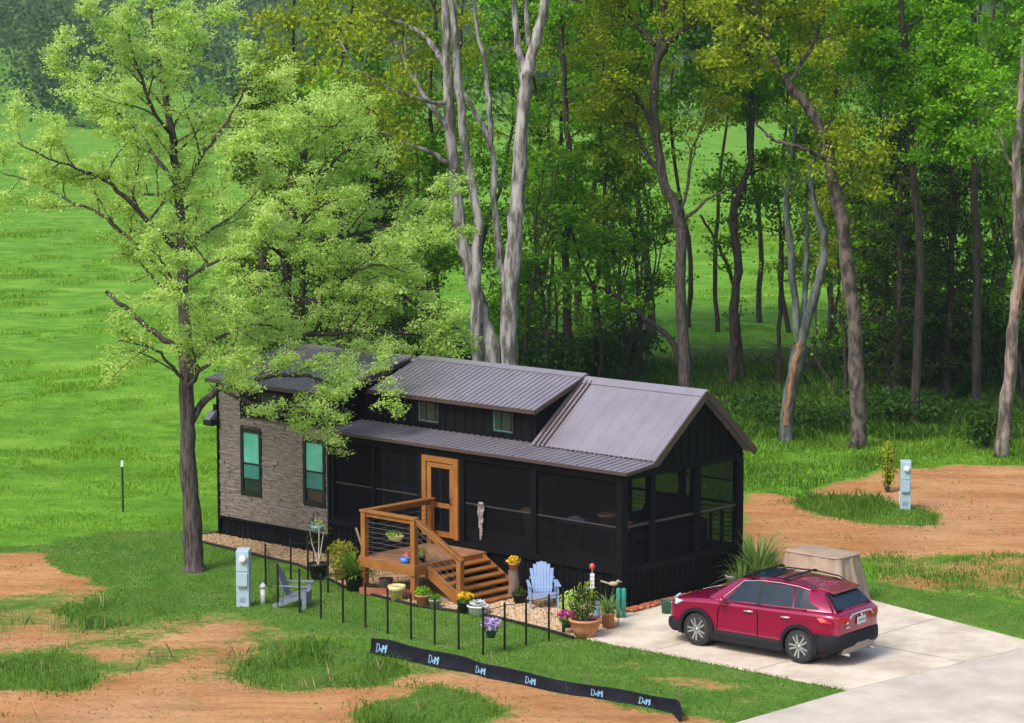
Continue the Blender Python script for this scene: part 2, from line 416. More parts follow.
def noise(sc, det=8, rough=.6, stretch=None, dist=0):
    n = nt.nodes.new('ShaderNodeTexNoise'); n.inputs['Scale'].default_value = sc; n.inputs['Detail'].default_value = det; n.inputs['Roughness'].default_value = rough; n.inputs['Distortion'].default_value = dist
    if stretch:
        mp = nt.nodes.new('ShaderNodeMapping'); mp.inputs['Scale'].default_value = stretch; nt.links.new(tc.outputs['Object'], mp.inputs['Vector']); nt.links.new(mp.outputs['Vector'], n.inputs['Vector'])
    else: nt.links.new(tc.outputs['Object'], n.inputs['Vector'])
    return n.outputs['Fac']


def ramp(fac, *stops):
    r = nt.nodes.new('ShaderNodeValToRGB'); e = r.color_ramp.elements
    while len(e) < len(stops): e.new(.5)
    for k, (p, c) in enumerate(stops): e[k].position = p; e[k].color = (*c, 1) if len(c) == 3 else c
    nt.links.new(fac, r.inputs['Fac']); return r.outputs['Color']


def mixc(f, a, b):
    n = nt.nodes.new('ShaderNodeMix'); n.data_type = 'RGBA'; nt.links.new(f, n.inputs[0]); nt.links.new(a, n.inputs[6]); nt.links.new(b, n.inputs[7]); return n.outputs[2]


def math_(op, a, b=None, c=None):
    n = nt.nodes.new('ShaderNodeMath'); n.operation = op
    for k, v in enumerate((a, b, c)):
        if v is None: continue
        if isinstance(v, (int, float)): n.inputs[k].default_value = v
        else: nt.links.new(v, n.inputs[k])
    return n.outputs[0]


def attr(nm):
    n = nt.nodes.new('ShaderNodeAttribute'); n.attribute_name = nm; return n.outputs['Fac']


def edge(a, nz, k=.9, w=.16):                          # attribute + noise, sharpened
    v = math_('ADD', a, math_('MULTIPLY', math_('SUBTRACT', nz, .5), k))
    n = nt.nodes.new('ShaderNodeMapRange'); n.interpolation_type = 'SMOOTHSTEP'; nt.links.new(v, n.inputs[0]); n.inputs[1].default_value = .5 - w; n.inputs[2].default_value = .5 + w; return n.outputs[0]


fine = noise(7, 10, .7); mid = noise(1.1, 8, .6); big = noise(.16, 6, .55, (1, .55, 1)); speck = noise(26, 6, .75)
field_a = ramp(mid, (.36, (.06, .175, .012)), (.5, (.105, .29, .022)), (.66, (.19, .39, .04)))
field_b = ramp(noise(.35, 9, .7, (.6, 1.0, 1)), (.40, (.065, .18, .012)), (.5, (.11, .29, .022)), (.62, (.21, .40, .045)))
fld = mixc(ramp(big, (.4, (0, 0, 0)), (.6, (1, 1, 1))), field_a, field_b)
fld = mixc(math_('MULTIPLY', ramp(fine, (.35, (0, 0, 0)), (.75, (1, 1, 1))), .35), fld, ramp(speck, (.3, (.05, .12, .01)), (.7, (.30, .42, .05))))
law = ramp(math_('ADD', math_('MULTIPLY', mid, .5), math_('MULTIPLY', fine, .5)), (.34, (.055, .14, .018)), (.5, (.095, .21, .03)), (.68, (.20, .31, .07)))
law = mixc(math_('MULTIPLY', ramp(noise(.55, 5, .6), (.52, (0, 0, 0)), (.7, (1, 1, 1))), .35), law, ramp(speck, (.3, (.13, .16, .06)), (.7, (.22, .24, .11))))
clay = ramp(math_('ADD', math_('MULTIPLY', noise(.45, 8, .65, (.7, 1.3, 1)), .65), math_('MULTIPLY', fine, .35)), (.33, (.25, .095, .030)), (.46, (.42, .195, .075)), (.60, (.54, .29, .13)), (.76, (.62, .42, .25)))
clay = mixc(math_('MULTIPLY', ramp(noise(.22, 5, .6), (.44, (0, 0, 0)), (.64, (1, 1, 1))), .3), clay, ramp(fine, (.3, (.44, .27, .155)), (.7, (.64, .47, .32))))
clay = mixc(math_('MULTIPLY', ramp(noise(1.3, 8, .7, (.22, 2.2, 1)), (.50, (0, 0, 0)), (.64, (1, 1, 1))), .55), clay, ramp(fine, (.3, (.22, .085, .03)), (.7, (.40, .19, .08))))
clay = mixc(math_('MULTIPLY', ramp(speck, (.58, (0, 0, 0)), (.72, (1, 1, 1))), .5), clay, ramp(fine, (.3, (.16, .08, .04)), (.7, (.30, .16, .08))))
clay = mixc(math_('MULTIPLY', ramp(noise(3.0, 8, .7), (.56, (0, 0, 0)), (.68, (1, 1, 1))), .6), clay, ramp(speck, (.3, (.09, .15, .03)), (.7, (.22, .26, .07))))
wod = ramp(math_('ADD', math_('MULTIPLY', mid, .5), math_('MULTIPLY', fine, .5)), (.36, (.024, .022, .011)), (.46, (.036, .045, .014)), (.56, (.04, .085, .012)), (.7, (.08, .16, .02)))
weed = ramp(fine, (.3, (.045, .11, .016)), (.7, (.13, .24, .035)))
weed2 = ramp(mid, (.3, (.06, .14, .02)), (.5, (.11, .20, .03)), (.7, (.20, .27, .07)))
col = mixc(edge(attr('lawn'), math_('ADD', math_('MULTIPLY', mid, .6), math_('MULTIPLY', fine, .4)), 1.2, .32), fld, law)
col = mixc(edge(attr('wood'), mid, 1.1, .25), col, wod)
col = mixc(edge(attr('grassy'), fine, 1.0, .2), col, weed)
col = mixc(edge(attr('dirt'), math_('ADD', math_('MULTIPLY', fine, .6), math_('MULTIPLY', noise(2.2, 8, .7), .4)), 2.4, .26), mixc(edge(attr('front'), fine, .3), col, weed2), clay)
nt.links.new(col, B.inputs['Base Color'])
bp = nt.nodes.new('ShaderNodeBump'); bp.inputs['Strength'].default_value = .7; bp.inputs['Distance'].default_value = .06
nt.links.new(math_('ADD', fine, math_('MULTIPLY', speck, .5)), bp.inputs['Height']); nt.links.new(bp.outputs['Normal'], B.inputs['Normal'])


def sample(arr, x, y):
    i = np.clip(np.searchsorted(YS, y), 0, ny - 1); j = np.clip(np.searchsorted(XS, x), 0, nx - 1); return arr[i, j]


HOUSE_PAD = [hw(x, y)[:2] for x, y in ((-13.1, -.7), (-8.9, -1.3), (-6.2, -2.3), (-3.6, -2.5), (-1.5, -2.2), (1.0, -2.6), (.3, 4.6), (-13.1, 4.6))]
DRIVE = [hw(x, y)[:2] for x, y in ((.95, -2.52), (7.62, -2.42), (8.25, 3.35), (3.3, 4.55), (.25, 4.3), (.25, .6), (.25, -.35), (1.0, -1.3))]
# concrete driveway and road, real slabs
def slab_obj(name, poly, z, m):
    b = MB(); b.prism([tuple(p) for p in poly], -.12, z, 'z'); o = b.build(name, m, None, .01); tag(o, kind='structure'); return o


M['concrete'] = mat('concrete', (.47, .40, .31), (.69, .61, .50), .8, .85, 0, .3, 30, detail=12, lo=.38)
M['concrete2'] = mat('concrete_road', (.43, .385, .325), (.58, .53, .455), .7, .85, 0, .3, 30, detail=12, lo=.38)
slab_obj('driveway', DRIVE, .03, M['concrete'])
slab_obj('road', [hw(x, y)[:2] for x, y in ((7.64, -2.43), (7.45, -9), (13.5, -9), (14.0, 3.6), (8.6, 4.4), (8.27, 3.36))], .03, M['concrete2'])
# joint lines cut in the concrete: dark strips a few mm above
for k, (a, b) in enumerate((((2.9, -2.45), (2.9, 4.3)), ((5.4, -2.42), (5.4, 4.0)), ((1.1, .9), (8.0, .98)))):
    o = MB().bar((*hw(*a)[:2], .0325), (*hw(*b)[:2], .0325), .018, .003).build('driveway_joint', mat('joint', (.2, .18, .16), (.28, .25, .22), 8, .9)); tag(o, kind='structure')

# mulch and gravel bed along the house front
BED = [hw(x, y)[:2] for x, y in ((-13.3, .3), (-13.25, -.75), (-12.57, -.98), (-8.75, -1.32), (-7.2, -1.9), (-6.17, -2.31), (-3.59, -2.62), (-1.57, -2.30), (.0, -2.45), (.98, -2.66), (1.0, -1.3), (.24, -.35), (.2, .3))]
b = MB(); b.prism([tuple(p) for p in BED], -.05, .02, 'z')
M['mulch'] = mat('mulch', (.16, .085, .045), (.40, .26, .16), 14, .95, 0, .8, 40)
tag(b.build('garden_bed', M['mulch']), kind='structure')
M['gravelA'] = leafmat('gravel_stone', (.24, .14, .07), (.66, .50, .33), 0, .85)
pts = rng.uniform((-13.3, -2.7), (1.0, .0), (26000, 2)); bedh = [( -13.3, .3), (-13.25, -.72), (-12.57, -.95), (-8.75, -1.29), (-7.2, -1.87), (-6.17, -2.28), (-3.59, -2.59), (-1.57, -2.27), (.0, -2.42), (.95, -2.63), (.97, -1.3), (.24, -.35), (.2, .3)]
ok = inpoly(bedh, pts[:, 0], pts[:, 1]); pts = pts[ok]
P = np.array([hw(x, y, .027) for x, y in pts]); n = len(P)
V = []; sz = rng.uniform(.022, .05, n); az = rng.uniform(0, 6.28, n)
oct_ = np.array([(1, 0, 0), (0, .75, 0), (-1, 0, 0), (0, -.75, 0), (0, 0, .6), (0, 0, -.6)])
ca, sa = np.cos(az), np.sin(az)
V = np.stack([P[:, None, 0] + sz[:, None] * (oct_[None, :, 0] * ca[:, None] - oct_[None, :, 1] * sa[:, None]), P[:, None, 1] + sz[:, None] * (oct_[None, :, 0] * sa[:, None] + oct_[None, :, 1] * ca[:, None]), P[:, None, 2] + sz[:, None] * oct_[None, :, 2]], 2)
tri = np.array([(0, 1, 4), (1, 2, 4), (2, 3, 4), (3, 0, 4), (1, 0, 5), (2, 1, 5), (3, 2, 5), (0, 3, 5)])
F = (np.arange(n)[:, None, None] * 6 + tri[None]).reshape(-1, 3)
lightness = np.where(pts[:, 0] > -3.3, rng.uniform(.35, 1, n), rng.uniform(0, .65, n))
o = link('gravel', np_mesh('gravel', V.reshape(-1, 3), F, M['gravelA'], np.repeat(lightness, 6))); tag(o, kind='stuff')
o = MB().tube([hw(x, y, .035) for x, y in ((-13.3, .2), (-13.28, -.75), (-12.57, -.99), (-10.6, -1.16), (-8.75, -1.33), (-7.2, -1.91), (-6.17, -2.33), (-4.9, -2.52), (-3.59, -2.64), (-2.6, -2.46), (-1.57, -2.32), (.0, -2.47), (.98, -2.68))], .035, 6).build('bed_edging', M['blackmetal'])
tag(o, 'black plastic edging strip curving along the gravel bed in front of the house', 'garden edging')
# red lava-rock strip along the right-hand side of the house
pts = rng.uniform((.06, .0), (.30, 4.1), (1600, 2)); P = np.array([hw(x, y, .05 + .03 * rng.random()) for x, y in pts]); n = len(P); sz = rng.uniform(.03, .06, n)
V = P[:, None, :] + sz[:, None, None] * oct_[None]; F = (np.arange(n)[:, None, None] * 6 + tri[None]).reshape(-1, 3)
o = link('lava_rock', np_mesh('lava_rock', V.reshape(-1, 3), F, leafmat('lava_stone', (.28, .07, .03), (.55, .22, .11), 0, .9), np.repeat(rng.random(n), 6))); tag(o, kind='stuff')

# ------------------------------------------------------------------ grass blades
def scatter(n, x0, x1, y0, y1): return rng.uniform(x0, x1, n), rng.uniform(y0, y1, n)
def clear(x, y): return ~(inpoly(HOUSE_PAD, x, y) | inpoly(DRIVE, x, y) | inpoly(BED, x, y) | inpoly([hw(a, c)[:2] for a, c in ((7.4, -9.2), (14, -9.2), (14.4, 4.6), (8, 4.6))], x, y))


def grass(name, x, y, h, w, m, tint, lean=.5):
    z = height(x, y); P = np.stack([x, y, z - .005], 1); o = link(name, blade_mesh(name, P, h, w, m, tint, rng, lean)); tag(o, kind='stuff'); return o


x, y = scatter(420000, -14, 12, 43.5, 72); k = (sample(lawn, x, y) > .45) & (sample(dirt, x, y) < .35) & clear(x, y); x, y = x[k], y[k]
grass('lawn_grass', x, y, rng.uniform(.025, .06, len(x)), .016, M['B_lawn'], rng.normal(.45 + .25 * wob(x, y, .8, 61), .25))
x, y = scatter(300000, -16, 19, 43.5, 76)
dens = np.clip(sample(grassy, x, y), 0, 1) + np.clip((.62 - sample(dirt, x, y)) * (sample(dirt, x, y) > .12), 0, 1) * 1.1 + (wob(x, y, 2.6, 63) > .5) * (sample(dirt, x, y) > .3) * .3
nol = (sample(lawn, x, y) < .4); k = (rng.random(len(x)) < dens) & clear(x, y) & nol; x, y = x[k], y[k]
tall = np.clip(.6 + .6 * wob(x, y, 1.7, 65), .25, 1.3)
grass('weed_grass', x, y, rng.uniform(.03, .22, len(x)) * tall * np.clip(sample(grassy, x, y) + .45, .4, 1.1), .018, M['B_weed'], rng.normal(.45 + .3 * wob(x, y, 1.2, 66), .25), .6)
x, y = scatter(330000, -26, 27, 56, 112)
nearw = (sample(lawn, x, y) < .4) & (sample(dirt, x, y) < .25) & clear(x, y) & (sample(wood, x, y) < .75); k = nearw & (np.abs(x) < y * .235) & (rng.random(len(x)) < np.clip((108 - y) / 44, 0, 1) ** 1.3); x, y = x[k], y[k]
tall = np.clip(.65 + .5 * wob(x, y, .9, 67), .3, 1.3)
grass('meadow_grass', x, y, rng.uniform(.04, .13, len(x)) * tall, .028, M['B_field'], rng.normal(.40 + .28 * wob(x, y, .5, 68), .22), .7)
x, y = scatter(60000, 4, 26, 66, 90); k = (sample(dirt, x, y) < .3) & (np.abs(x) < y * .235) & (sample(wood, x, y) < .9) ; x, y = x[k], y[k]
grass('tall_grass', x, y, rng.uniform(.09, .28, len(x)) * np.clip(.7 + .6 * wob(x, y, .8, 69), .3, 1.3), .03, M['B_weed'], rng.normal(.55 + .25 * wob(x, y, .6, 70), .25), .6)
x, y = scatter(7000, -14, 14, 44, 58); k = (sample(lawn, x, y) < .4) & (sample(dirt, x, y) < .8) & (wob(x, y, 1.1, 71) > .35) & clear(x, y); x, y = x[k], y[k]
grass('dry_grass', x, y, rng.uniform(.12, .36, len(x)), .02, M['B_straw'], rng.random(len(x)), .6)

# ragged tufts growing over the edges of the concrete, pebbles and clods on the clay
ex, ey = [], []
for poly in (DRIVE,):
    for a, c in zip(poly[:3], poly[1:4]):
        if a is poly[1]: continue
        L = math.hypot(c[0] - a[0], c[1] - a[1]); t = rng.random(int(L * 260)); sd = rng.normal(size=len(t)) * .03
        nx_, ny_ = -(c[1] - a[1]) / L, (c[0] - a[0]) / L; ex += list(a[0] + (c[0] - a[0]) * t + nx_ * sd); ey += list(a[1] + (c[1] - a[1]) * t + ny_ * sd)
ex, ey = np.array(ex), np.array(ey); k = wob(ex, ey, 3, 201) > -.1; grass('edge_grass', ex[k], ey[k], rng.uniform(.02, .07, k.sum()), .016, M['B_lawn'], rng.normal(.55, .2, k.sum()), .9)
x, y = scatter(60000, -14, 18, 43.5, 76); k = (sample(dirt, x, y) > .62) & clear(x, y); x, y = x[k], y[k]; k = rng.random(len(x)) < np.clip(.25 + .6 * wob(x, y, 1.2, 203), 0, 1); x, y = x[k], y[k]
n = len(x); sz = rng.uniform(.008, .035, n) ** 1.0; P = np.stack([x, y, height(x, y) + .005], 1); az = rng.uniform(0, 6.28, n); ca, sa = np.cos(az), np.sin(az)
V = np.stack([P[:, None, 0] + sz[:, None] * (oct_[None, :, 0] * ca[:, None] - oct_[None, :, 1] * sa[:, None]), P[:, None, 1] + sz[:, None] * (oct_[None, :, 0] * sa[:, None] + oct_[None, :, 1] * ca[:, None]), P[:, None, 2] + sz[:, None] * oct_[None, :, 2]], 2)
F = (np.arange(n)[:, None, None] * 6 + tri[None]).reshape(-1, 3); o = link('clay_clods', np_mesh('clay_clods', V.reshape(-1, 3), F, leafmat('clod', (.22, .09, .035), (.55, .34, .18), 0, .95), np.repeat(rng.random(n), 6))); tag(o, kind='stuff')

# clumps and tussocks across the open meadow, larger clumps farther off
y = np.exp(rng.uniform(math.log(72), math.log(300), 420000)); x = rng.uniform(-.23, .23, len(y)) * y
cl = wob(x, y, .55, 301) + .8 * wob(x, y, 1.6, 302) + .5 * wob(x, y, .15, 303); k = (cl > .40) & (sample(wood, x, y) < .3) & (sample(lawn, x, y) < .3) & (sample(dirt, x, y) < .2) & clear(x, y); x, y, cl = x[k], y[k], cl[k]
gr = (y / 80) ** .8; grass('tussock_grass', x, y, rng.uniform(.05, .16, len(x)) * gr * np.clip(.5 + cl * .6, .5, 1.5), .03 * gr, M['B_field'], rng.normal(.30 + .25 * wob(x, y, .25, 304), .22), .8)

# low seedlings and leafy ground plants spilling under the first trees
x, y = scatter(90000, -6, 26, 79, 100); k = (np.abs(x) < y * .235) & (wob(x, y, .9, 401) > -.25) & (sample(dirt, x, y) < .3) & (rng.random(len(x)) < np.clip((101 - y) / 14, 0, 1)); x, y = x[k], y[k]
grass('woodland_herbs', x, y, rng.uniform(.10, .42, len(x)), .06, M['B_weed'], rng.normal(.25 + .2 * wob(x, y, .7, 402), .2), .9)
# ================================================================== the house (local: +x to the right end, +y to the back)
H = empty('tiny_house', (HO[0], HO[1], 0), -HA, 'long black cabin with ledgestone end, screened porch and standing seam metal roof', 'house')


def win_part(name, x0, x1, z0, z1, y, frame_m, panes, parent, fw=.09, proud=.05):
    """framed window on a wall facing -y; panes: (z0, z1, material)"""
    b = MB(); b.box(x0, x0 + fw, y - proud, y + .03, z0, z1); b.box(x1 - fw, x1, y - proud, y + .03, z0, z1)
    b.box(x0 + fw, x1 - fw, y - proud, y + .03, z0, z0 + fw); b.box(x0 + fw, x1 - fw, y - proud, y + .03, z1 - fw, z1)
    for a, c, m in panes[:-1]: b.box(x0 + fw, x1 - fw, y - proud * .7, y + .03, c - .02, c + .02)
    f = b.build('window', frame_m, parent, .006)
    for a, c, m in panes: MB().box(x0 + fw, x1 - fw, y - .012, y + .02, a, c).build('pane', m, f)
    return f


# --- skirting: black ribbed panels
b = MB(); b.box(-13.03, -9.13, .03, 4.16, -.05, .5); b.box(-9.13, -.02, .05, 4.16, -.05, .8)
x = -12.95
while x < -.1: b.box(x, x + .035, .015 if x < -9.13 else .03, .06, -.04, .49 if x < -9.13 else .79); x += .19
y = .1
while y < 4.1: b.box(-.03, .0, y, y + .035, -.04, .79); y += .19
b.build('skirting', M['black'], H)
# --- bodies
b = MB(); b.prism([(.06, .5), (4.16, .5), (4.16, 3.12), (2.59, 4.42), (.06, 3.84)], -13.02, -9.13, 'x')
b.prism([(1.5, .5), (4.16, .5), (4.16, 3.1), (2.59, 4.40), (1.06, 3.86), (1.06, 3.13), (1.5, 3.13)], -9.13, -3.45, 'x')
x = -9.0
while x < -3.5: b.box(x, x + .03, 1.035, 1.07, 3.16, 3.9); x += .3
wall = b.build('wall', M['black'], H)
# --- ledgestone cladding, laid stone by stone
W1, W2 = (-12.23, -11.47, 1.14, 2.79), (-9.98, -9.2, 1.16, 2.77)
b = MB(); z = .52; r = random.Random(4)
while z < 3.86:
    h = r.choice((.055, .075, .09)); x = -13.03
    while x < -9.14:
        L = r.uniform(.18, .6); x1 = min(x + L, -9.13)
        for (a, c, z0, z1) in (W1, W2, (-12.25, -9.0, 3.08, 3.9)):
            if z + h > z0 and z < z1:
                if x < a < x1: x1 = a
        inside = any(a - .001 <= x and x1 <= c + .001 and z + h > z0 and z < z1 for a, c, z0, z1 in (W1, W2, (-12.25, -9.0, 3.08, 3.9)))
        if inside or x1 - x < .01:
            nx_ = [c for a, c, z0, z1 in (W1, W2, (-12.25, -9.0, 3.08, 3.9)) if a - .001 <= x < c and z + h > z0 and z < z1]
            x = max(nx_) if nx_ else x1 + .01; continue
        d = r.uniform(.005, .035); b.box(x, x1 - .006, -d, .05, z, z + h - .006); x = x1
    z += h
st = b.build('stone_cladding', M['stone'], H)
MB().box(-13.02, -9.135, .045, .058, .5, 3.82).build('mortar_bed', M['mortar'], st)
b = MB(); b.box(-13.1, -13.03, -.05, .12, -.02, 3.88); b.box(-9.13, -9.06, -.045, .1, .5, 3.12); b.box(-13.1, -9.06, -.045, .0, .46, .52); b.build('corner_trim', M['black'], H)
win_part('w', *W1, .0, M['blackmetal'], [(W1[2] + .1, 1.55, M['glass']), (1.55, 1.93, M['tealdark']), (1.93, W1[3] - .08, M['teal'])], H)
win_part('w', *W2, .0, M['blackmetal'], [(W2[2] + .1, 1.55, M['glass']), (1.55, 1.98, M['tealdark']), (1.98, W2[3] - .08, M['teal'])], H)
# loft clerestory band
b = MB(); b.box(-12.25, -9.1, -.02, .05, 3.08, 3.84); b.build('clerestory_panel', M['black'], H)
for x0, x1 in ((-11.55, -10.75), (-10.3, -9.5)):
    win_part('w', x0, x1, 3.16, 3.74, -.02, M['blackmetal'], [(3.24, 3.27, M['tealframe']), (3.27, 3.66, M['glass'])], H, .07, .03)
# --- dormer windows
for x0, x1 in ((-7.15, -6.45), (-4.75, -4.1)):
    f = win_part('w', x0, x1, 3.32, 3.82, 1.05, M['blackmetal'], [(3.35, 3.79, M['glass'])], H, .035, .03); b = MB(); b.box(x0 + .035, x0 + .06, 1.025, 1.04, 3.36, 3.78); b.box(x0 + .06, x1 - .035, 1.025, 1.04, 3.355, 3.378); b.build('glazing_bead', M['greymetal'] if x0 < -6 else M['tealdark'], f)
# --- eave flood light on the left corner
b = MB(); b.box(-13.28, -12.98, -.34, -.1, 2.78, 2.93); lt = b.build('flood_light', M['blackmetal'], H, .02)
MB().prism([(-.34, 2.935), (-.1, 2.935), (-.1, 3.16)], -13.24, -13.02, 'x').build('lamp_hood', M['greymetal'], lt)
MB().box(-13.12, -13.06, -.14, -.02, 2.9, 3.3).build('lamp_arm', M['blackmetal'], lt)


# --- roofs: standing seam sheets
def roof(name, x0, x1, lo, hi, rib=.24, th=.07, rh=.024):
    (y0, z0), (y1, z1) = lo, hi; b = MB()
    b.slab([(x0, y0, z0), (x1, y0, z0), (x1, y1, z1), (x0, y1, z1)], th)
    d = Vector((0, y1 - y0, z1 - z0)); nrm = Vector((1, 0, 0)).cross(d).normalized(); nrm = nrm if nrm.z > 0 else -nrm
    x = x0 + .04
    while x < x1 - .02:
        a = Vector((x, y0, z0)) + nrm * (rh * .5 - .002) - d.normalized() * .004; c = Vector((x, y1, z1)) + nrm * (rh * .5 - .002)
        b.bar(a, c, .04, rh, nrm); x += rib
    o = b.build(name, M['roof'], H); return o


def trim(parent, segs, w=.04, h=.15):
    b = MB()
    for a, c in segs: b.bar(a, c, w, h)
    return b.build('fascia', M['rooftrim'], parent)


RX = .22
r1 = roof('main_roof', -3.42, RX, (.85, 3.18), (2.59, 4.55), .42, .07, .007)
r2 = roof('rear_roof', -13.3, RX, (4.36, 3.06), (2.595, 4.545), .24)
r3 = roof('porch_roof', -9.05, RX, (-.13, 3.06), (1.04, 3.185), .19)
r4 = roof('dormer_roof', -8.62, -3.34, (.86, 3.96), (2.62, 4.60), .165)
r5 = roof('loft_roof', -13.32, -8.95, (-.17, 3.93), (2.61, 4.565), .165)
trim(r1, [((RX + .021, .83, 3.12), (RX + .021, 2.59, 4.49)), ((RX + .021, 4.37, 3.0), (RX + .021, 2.595, 4.485))])
trim(r3, [((RX + .021, -.15, 3.02), (RX + .021, .86, 3.12)), ((-9.05, -.152, 3.025), (RX + .04, -.152, 3.025))], .035, .07)
trim(r4, [((-8.66, .84, 3.92), (-3.3, .84, 3.92)), ((-3.322, .84, 3.9), (-3.322, 2.62, 4.54)), ((-8.64, .84, 3.9), (-8.64, 2.62, 4.54))], .035, .09)
trim(r5, [((-13.34, -.19, 3.89), (-8.92, -.19, 3.89)), ((-8.932, -.19, 3.87), (-8.932, 2.61, 4.50)), ((-13.338, -.19, 3.87), (-13.338, 2.61, 4.5))], .035, .09)
b = MB()
for (x0, x1, zr, yr) in ((-3.3, RX + .03, 4.565, 2.59), (-8.64, -3.3, 4.625, 2.63), (-13.34, -8.92, 4.59, 2.62)):
    b.slab([(x0, yr - .17, zr - (.115 if x0 > -4 else .05)), (x1, yr - .17, zr - (.115 if x0 > -4 else .05)), (x1, yr, zr + .02), (x0, yr, zr + .02)], .03)
    b.slab([(x0, yr, zr + .02), (x1, yr, zr + .02), (x1, yr + .17, zr - .12), (x0, yr + .17, zr - .12)], .03)
b.build('ridge_cap', M['roof'], H)
b = MB(); x = -3.3                                    # toothed closure strip where the two pitches meet
while x < RX - .1: b.box(x, x + .07, .80, .845, 3.172, 3.2); x += .14
b.build('snow_guard', M['rooftrim'], H)
b = MB()
for k in (0, 1, 2): b.bar((-3.28 + .13 * k, .86, 3.21), (-3.28 + .13 * k, 2.5, 4.50), .03, .04)
b.build('valley_seam', M['rooftrim'], H)
# --- porch
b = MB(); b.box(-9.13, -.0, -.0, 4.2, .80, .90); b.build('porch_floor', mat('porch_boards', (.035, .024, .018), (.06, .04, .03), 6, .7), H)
MB().box(-9.1, -.1, .05, 4.15, 2.97, 3.0).build('porch_ceiling', M['black'], H)
b = MB(); b.box(-9.06, .03, -.02, .10, .78, .93); b.box(-.09, .03, .0, 4.2, .78, .93); b.build('porch_sill', M['black'], H, .01)
b = MB(); b.box(-9.06, .02, -.01, .12, 2.80, 3.0); b.box(-.1, .02, .12, 4.2, 2.84, 2.99); b.build('porch_beam', M['black'], H, .01)
b = MB(); b.prism([(.0, 2.99), (4.2, 2.99), (4.2, 3.06), (2.59, 4.44), (.85, 3.09), (.0, 3.0)], -.07, -.01, 'x')
y = .3
while y < 4.1:
    zt = 3.02 + (y * .07 if y < .85 else ((y - .85) * .776 + .06 if y < 2.59 else (4.2 - y) * .857 + .06)); b.box(-.012, .004, y, y + .025, 2.99, zt + .0); y += .28
b.build('gable_wall', M['black'], H)
for px, s in ((-8.98, .12), (-7.6, .08), (-6.08, .14), (-4.74, .14), (-2.56, .17)): MB().box(px - s / 2, px + s / 2, -.015, .13, .93, 2.8).build('porch_post', M['black'], H, .01)
MB().box(-.16, .025, -.025, .17, .0, 3.0).build('porch_post', M['black'], H, .01)
for y0, y1 in ((.93, 1.1), (2.46, 2.68), (4.0, 4.21)): MB().box(-.14, .025, y0, y1, .0 if y1 > 4 else .93, 2.84).build('porch_post', M['black'], H, .01)
for px in (-3.3, -1.7, -.08): MB().box(px - .07, px + .07, 4.08, 4.2, .9, 3.0).build('porch_post', M['black'], H, .01)
b = MB(); b.box(-9.05, -6.15, .03, .07, 1.79, 1.825); b.box(-4.67, -.16, .03, .07, 1.79, 1.825); b.box(-.09, -.03, .17, 4.0, 1.78, 1.84); b.box(-3.3, -.1, 4.1, 4.16, 1.78, 1.84); b.box(-3.3, -.1, 4.1, 4.16, 2.3, 2.34)
b.build('porch_rail', mat('rail_paint', (.03, .026, .027), (.045, .038, .038), 6, .5), H, .01)
b = MB()
for k in range(7):
    z = 1.04 + k * .105
    b.bar((-4.6, .055, z), (-.1, .055, z), .012, .012); b.bar((-.06, .1, z), (-.06, 4.1, z), .014, .014); b.bar((-3.3, 4.13, z), (-.1, 4.13, z), .016, .016)
b.build('rail_cable', M['blackmetal'], H)
b = MB()
for y in (3.1, 3.5): b.box(-.085, -.035, y, y + .07, .93, 1.78)
b.build('baluster', M['black'], H)
for x0, x1, m in ((-8.9, -6.15, 'screendark'), (-4.67, -2.65, 'screendark'), (-2.47, -.16, 'screendark')):
    MB().box(x0, x1, .045, .048, .93, 2.8).build('screen_panel', M[m], H)
for y0, y1 in ((.17, .93), (1.1, 2.46), (2.68, 4.0)): MB().box(-.052, -.049, y0, y1, .93, 2.84).build('screen_panel', M['screen'], H)
for x0, x1 in ((-3.3, -1.77), (-1.63, -.15)): MB().box(x0, x1, 4.125, 4.128, .93, 2.97).build('screen_panel', M['screen'], H)
# sliding glass door on the wall inside the porch
b = MB()
for x in (-8.75, -8.05, -7.35): b.box(x - .03, x + .03, 1.44, 1.5, .92, 2.72)
b.box(-8.78, -7.32, 1.44, 1.5, 2.68, 2.75); b.box(-8.78, -7.32, 1.44, 1.5, 1.58, 1.62)
sd = b.build('sliding_door', M['greymetal'], H); MB().box(-8.72, -7.38, 1.47, 1.485, .95, 2.68).build('pane', M['glass'], sd)
# --- cedar screen door
b = MB(); b.box(-5.98, -5.85, -.05, .08, .93, 2.79); b.box(-4.96, -4.83, -.05, .08, .93, 2.79); b.box(-5.85, -4.96, -.05, .08, 2.66, 2.79)
df = b.build('door_frame', M['cedar'], H, .008)
b = MB(); b.box(-5.83, -5.70, -.03, .02, .95, 2.64); b.box(-5.11, -4.98, -.03, .02, .95, 2.64); b.box(-5.70, -5.11, -.03, .02, 2.53, 2.64); b.box(-5.70, -5.11, -.03, .02, 1.62, 1.73); b.box(-5.70, -5.11, -.03, .02, .95, 1.08)
dr = b.build('screen_door', M['cedar'], H, .008)
MB().box(-5.70, -5.11, -.008, -.004, 1.08, 2.53).build('door_screen', M['screendark'], dr)
MB().box(-5.45, -5.42, .0, .03, 1.1, 2.5).build('door_bar', M['greymetal'], dr)
MB().tube([(-5.04, -.05, 1.72), (-5.04, -.09, 1.76), (-5.04, -.09, 1.86), (-5.04, -.05, 1.9)], .012, 6).build('handle', M['blackmetal'], dr)

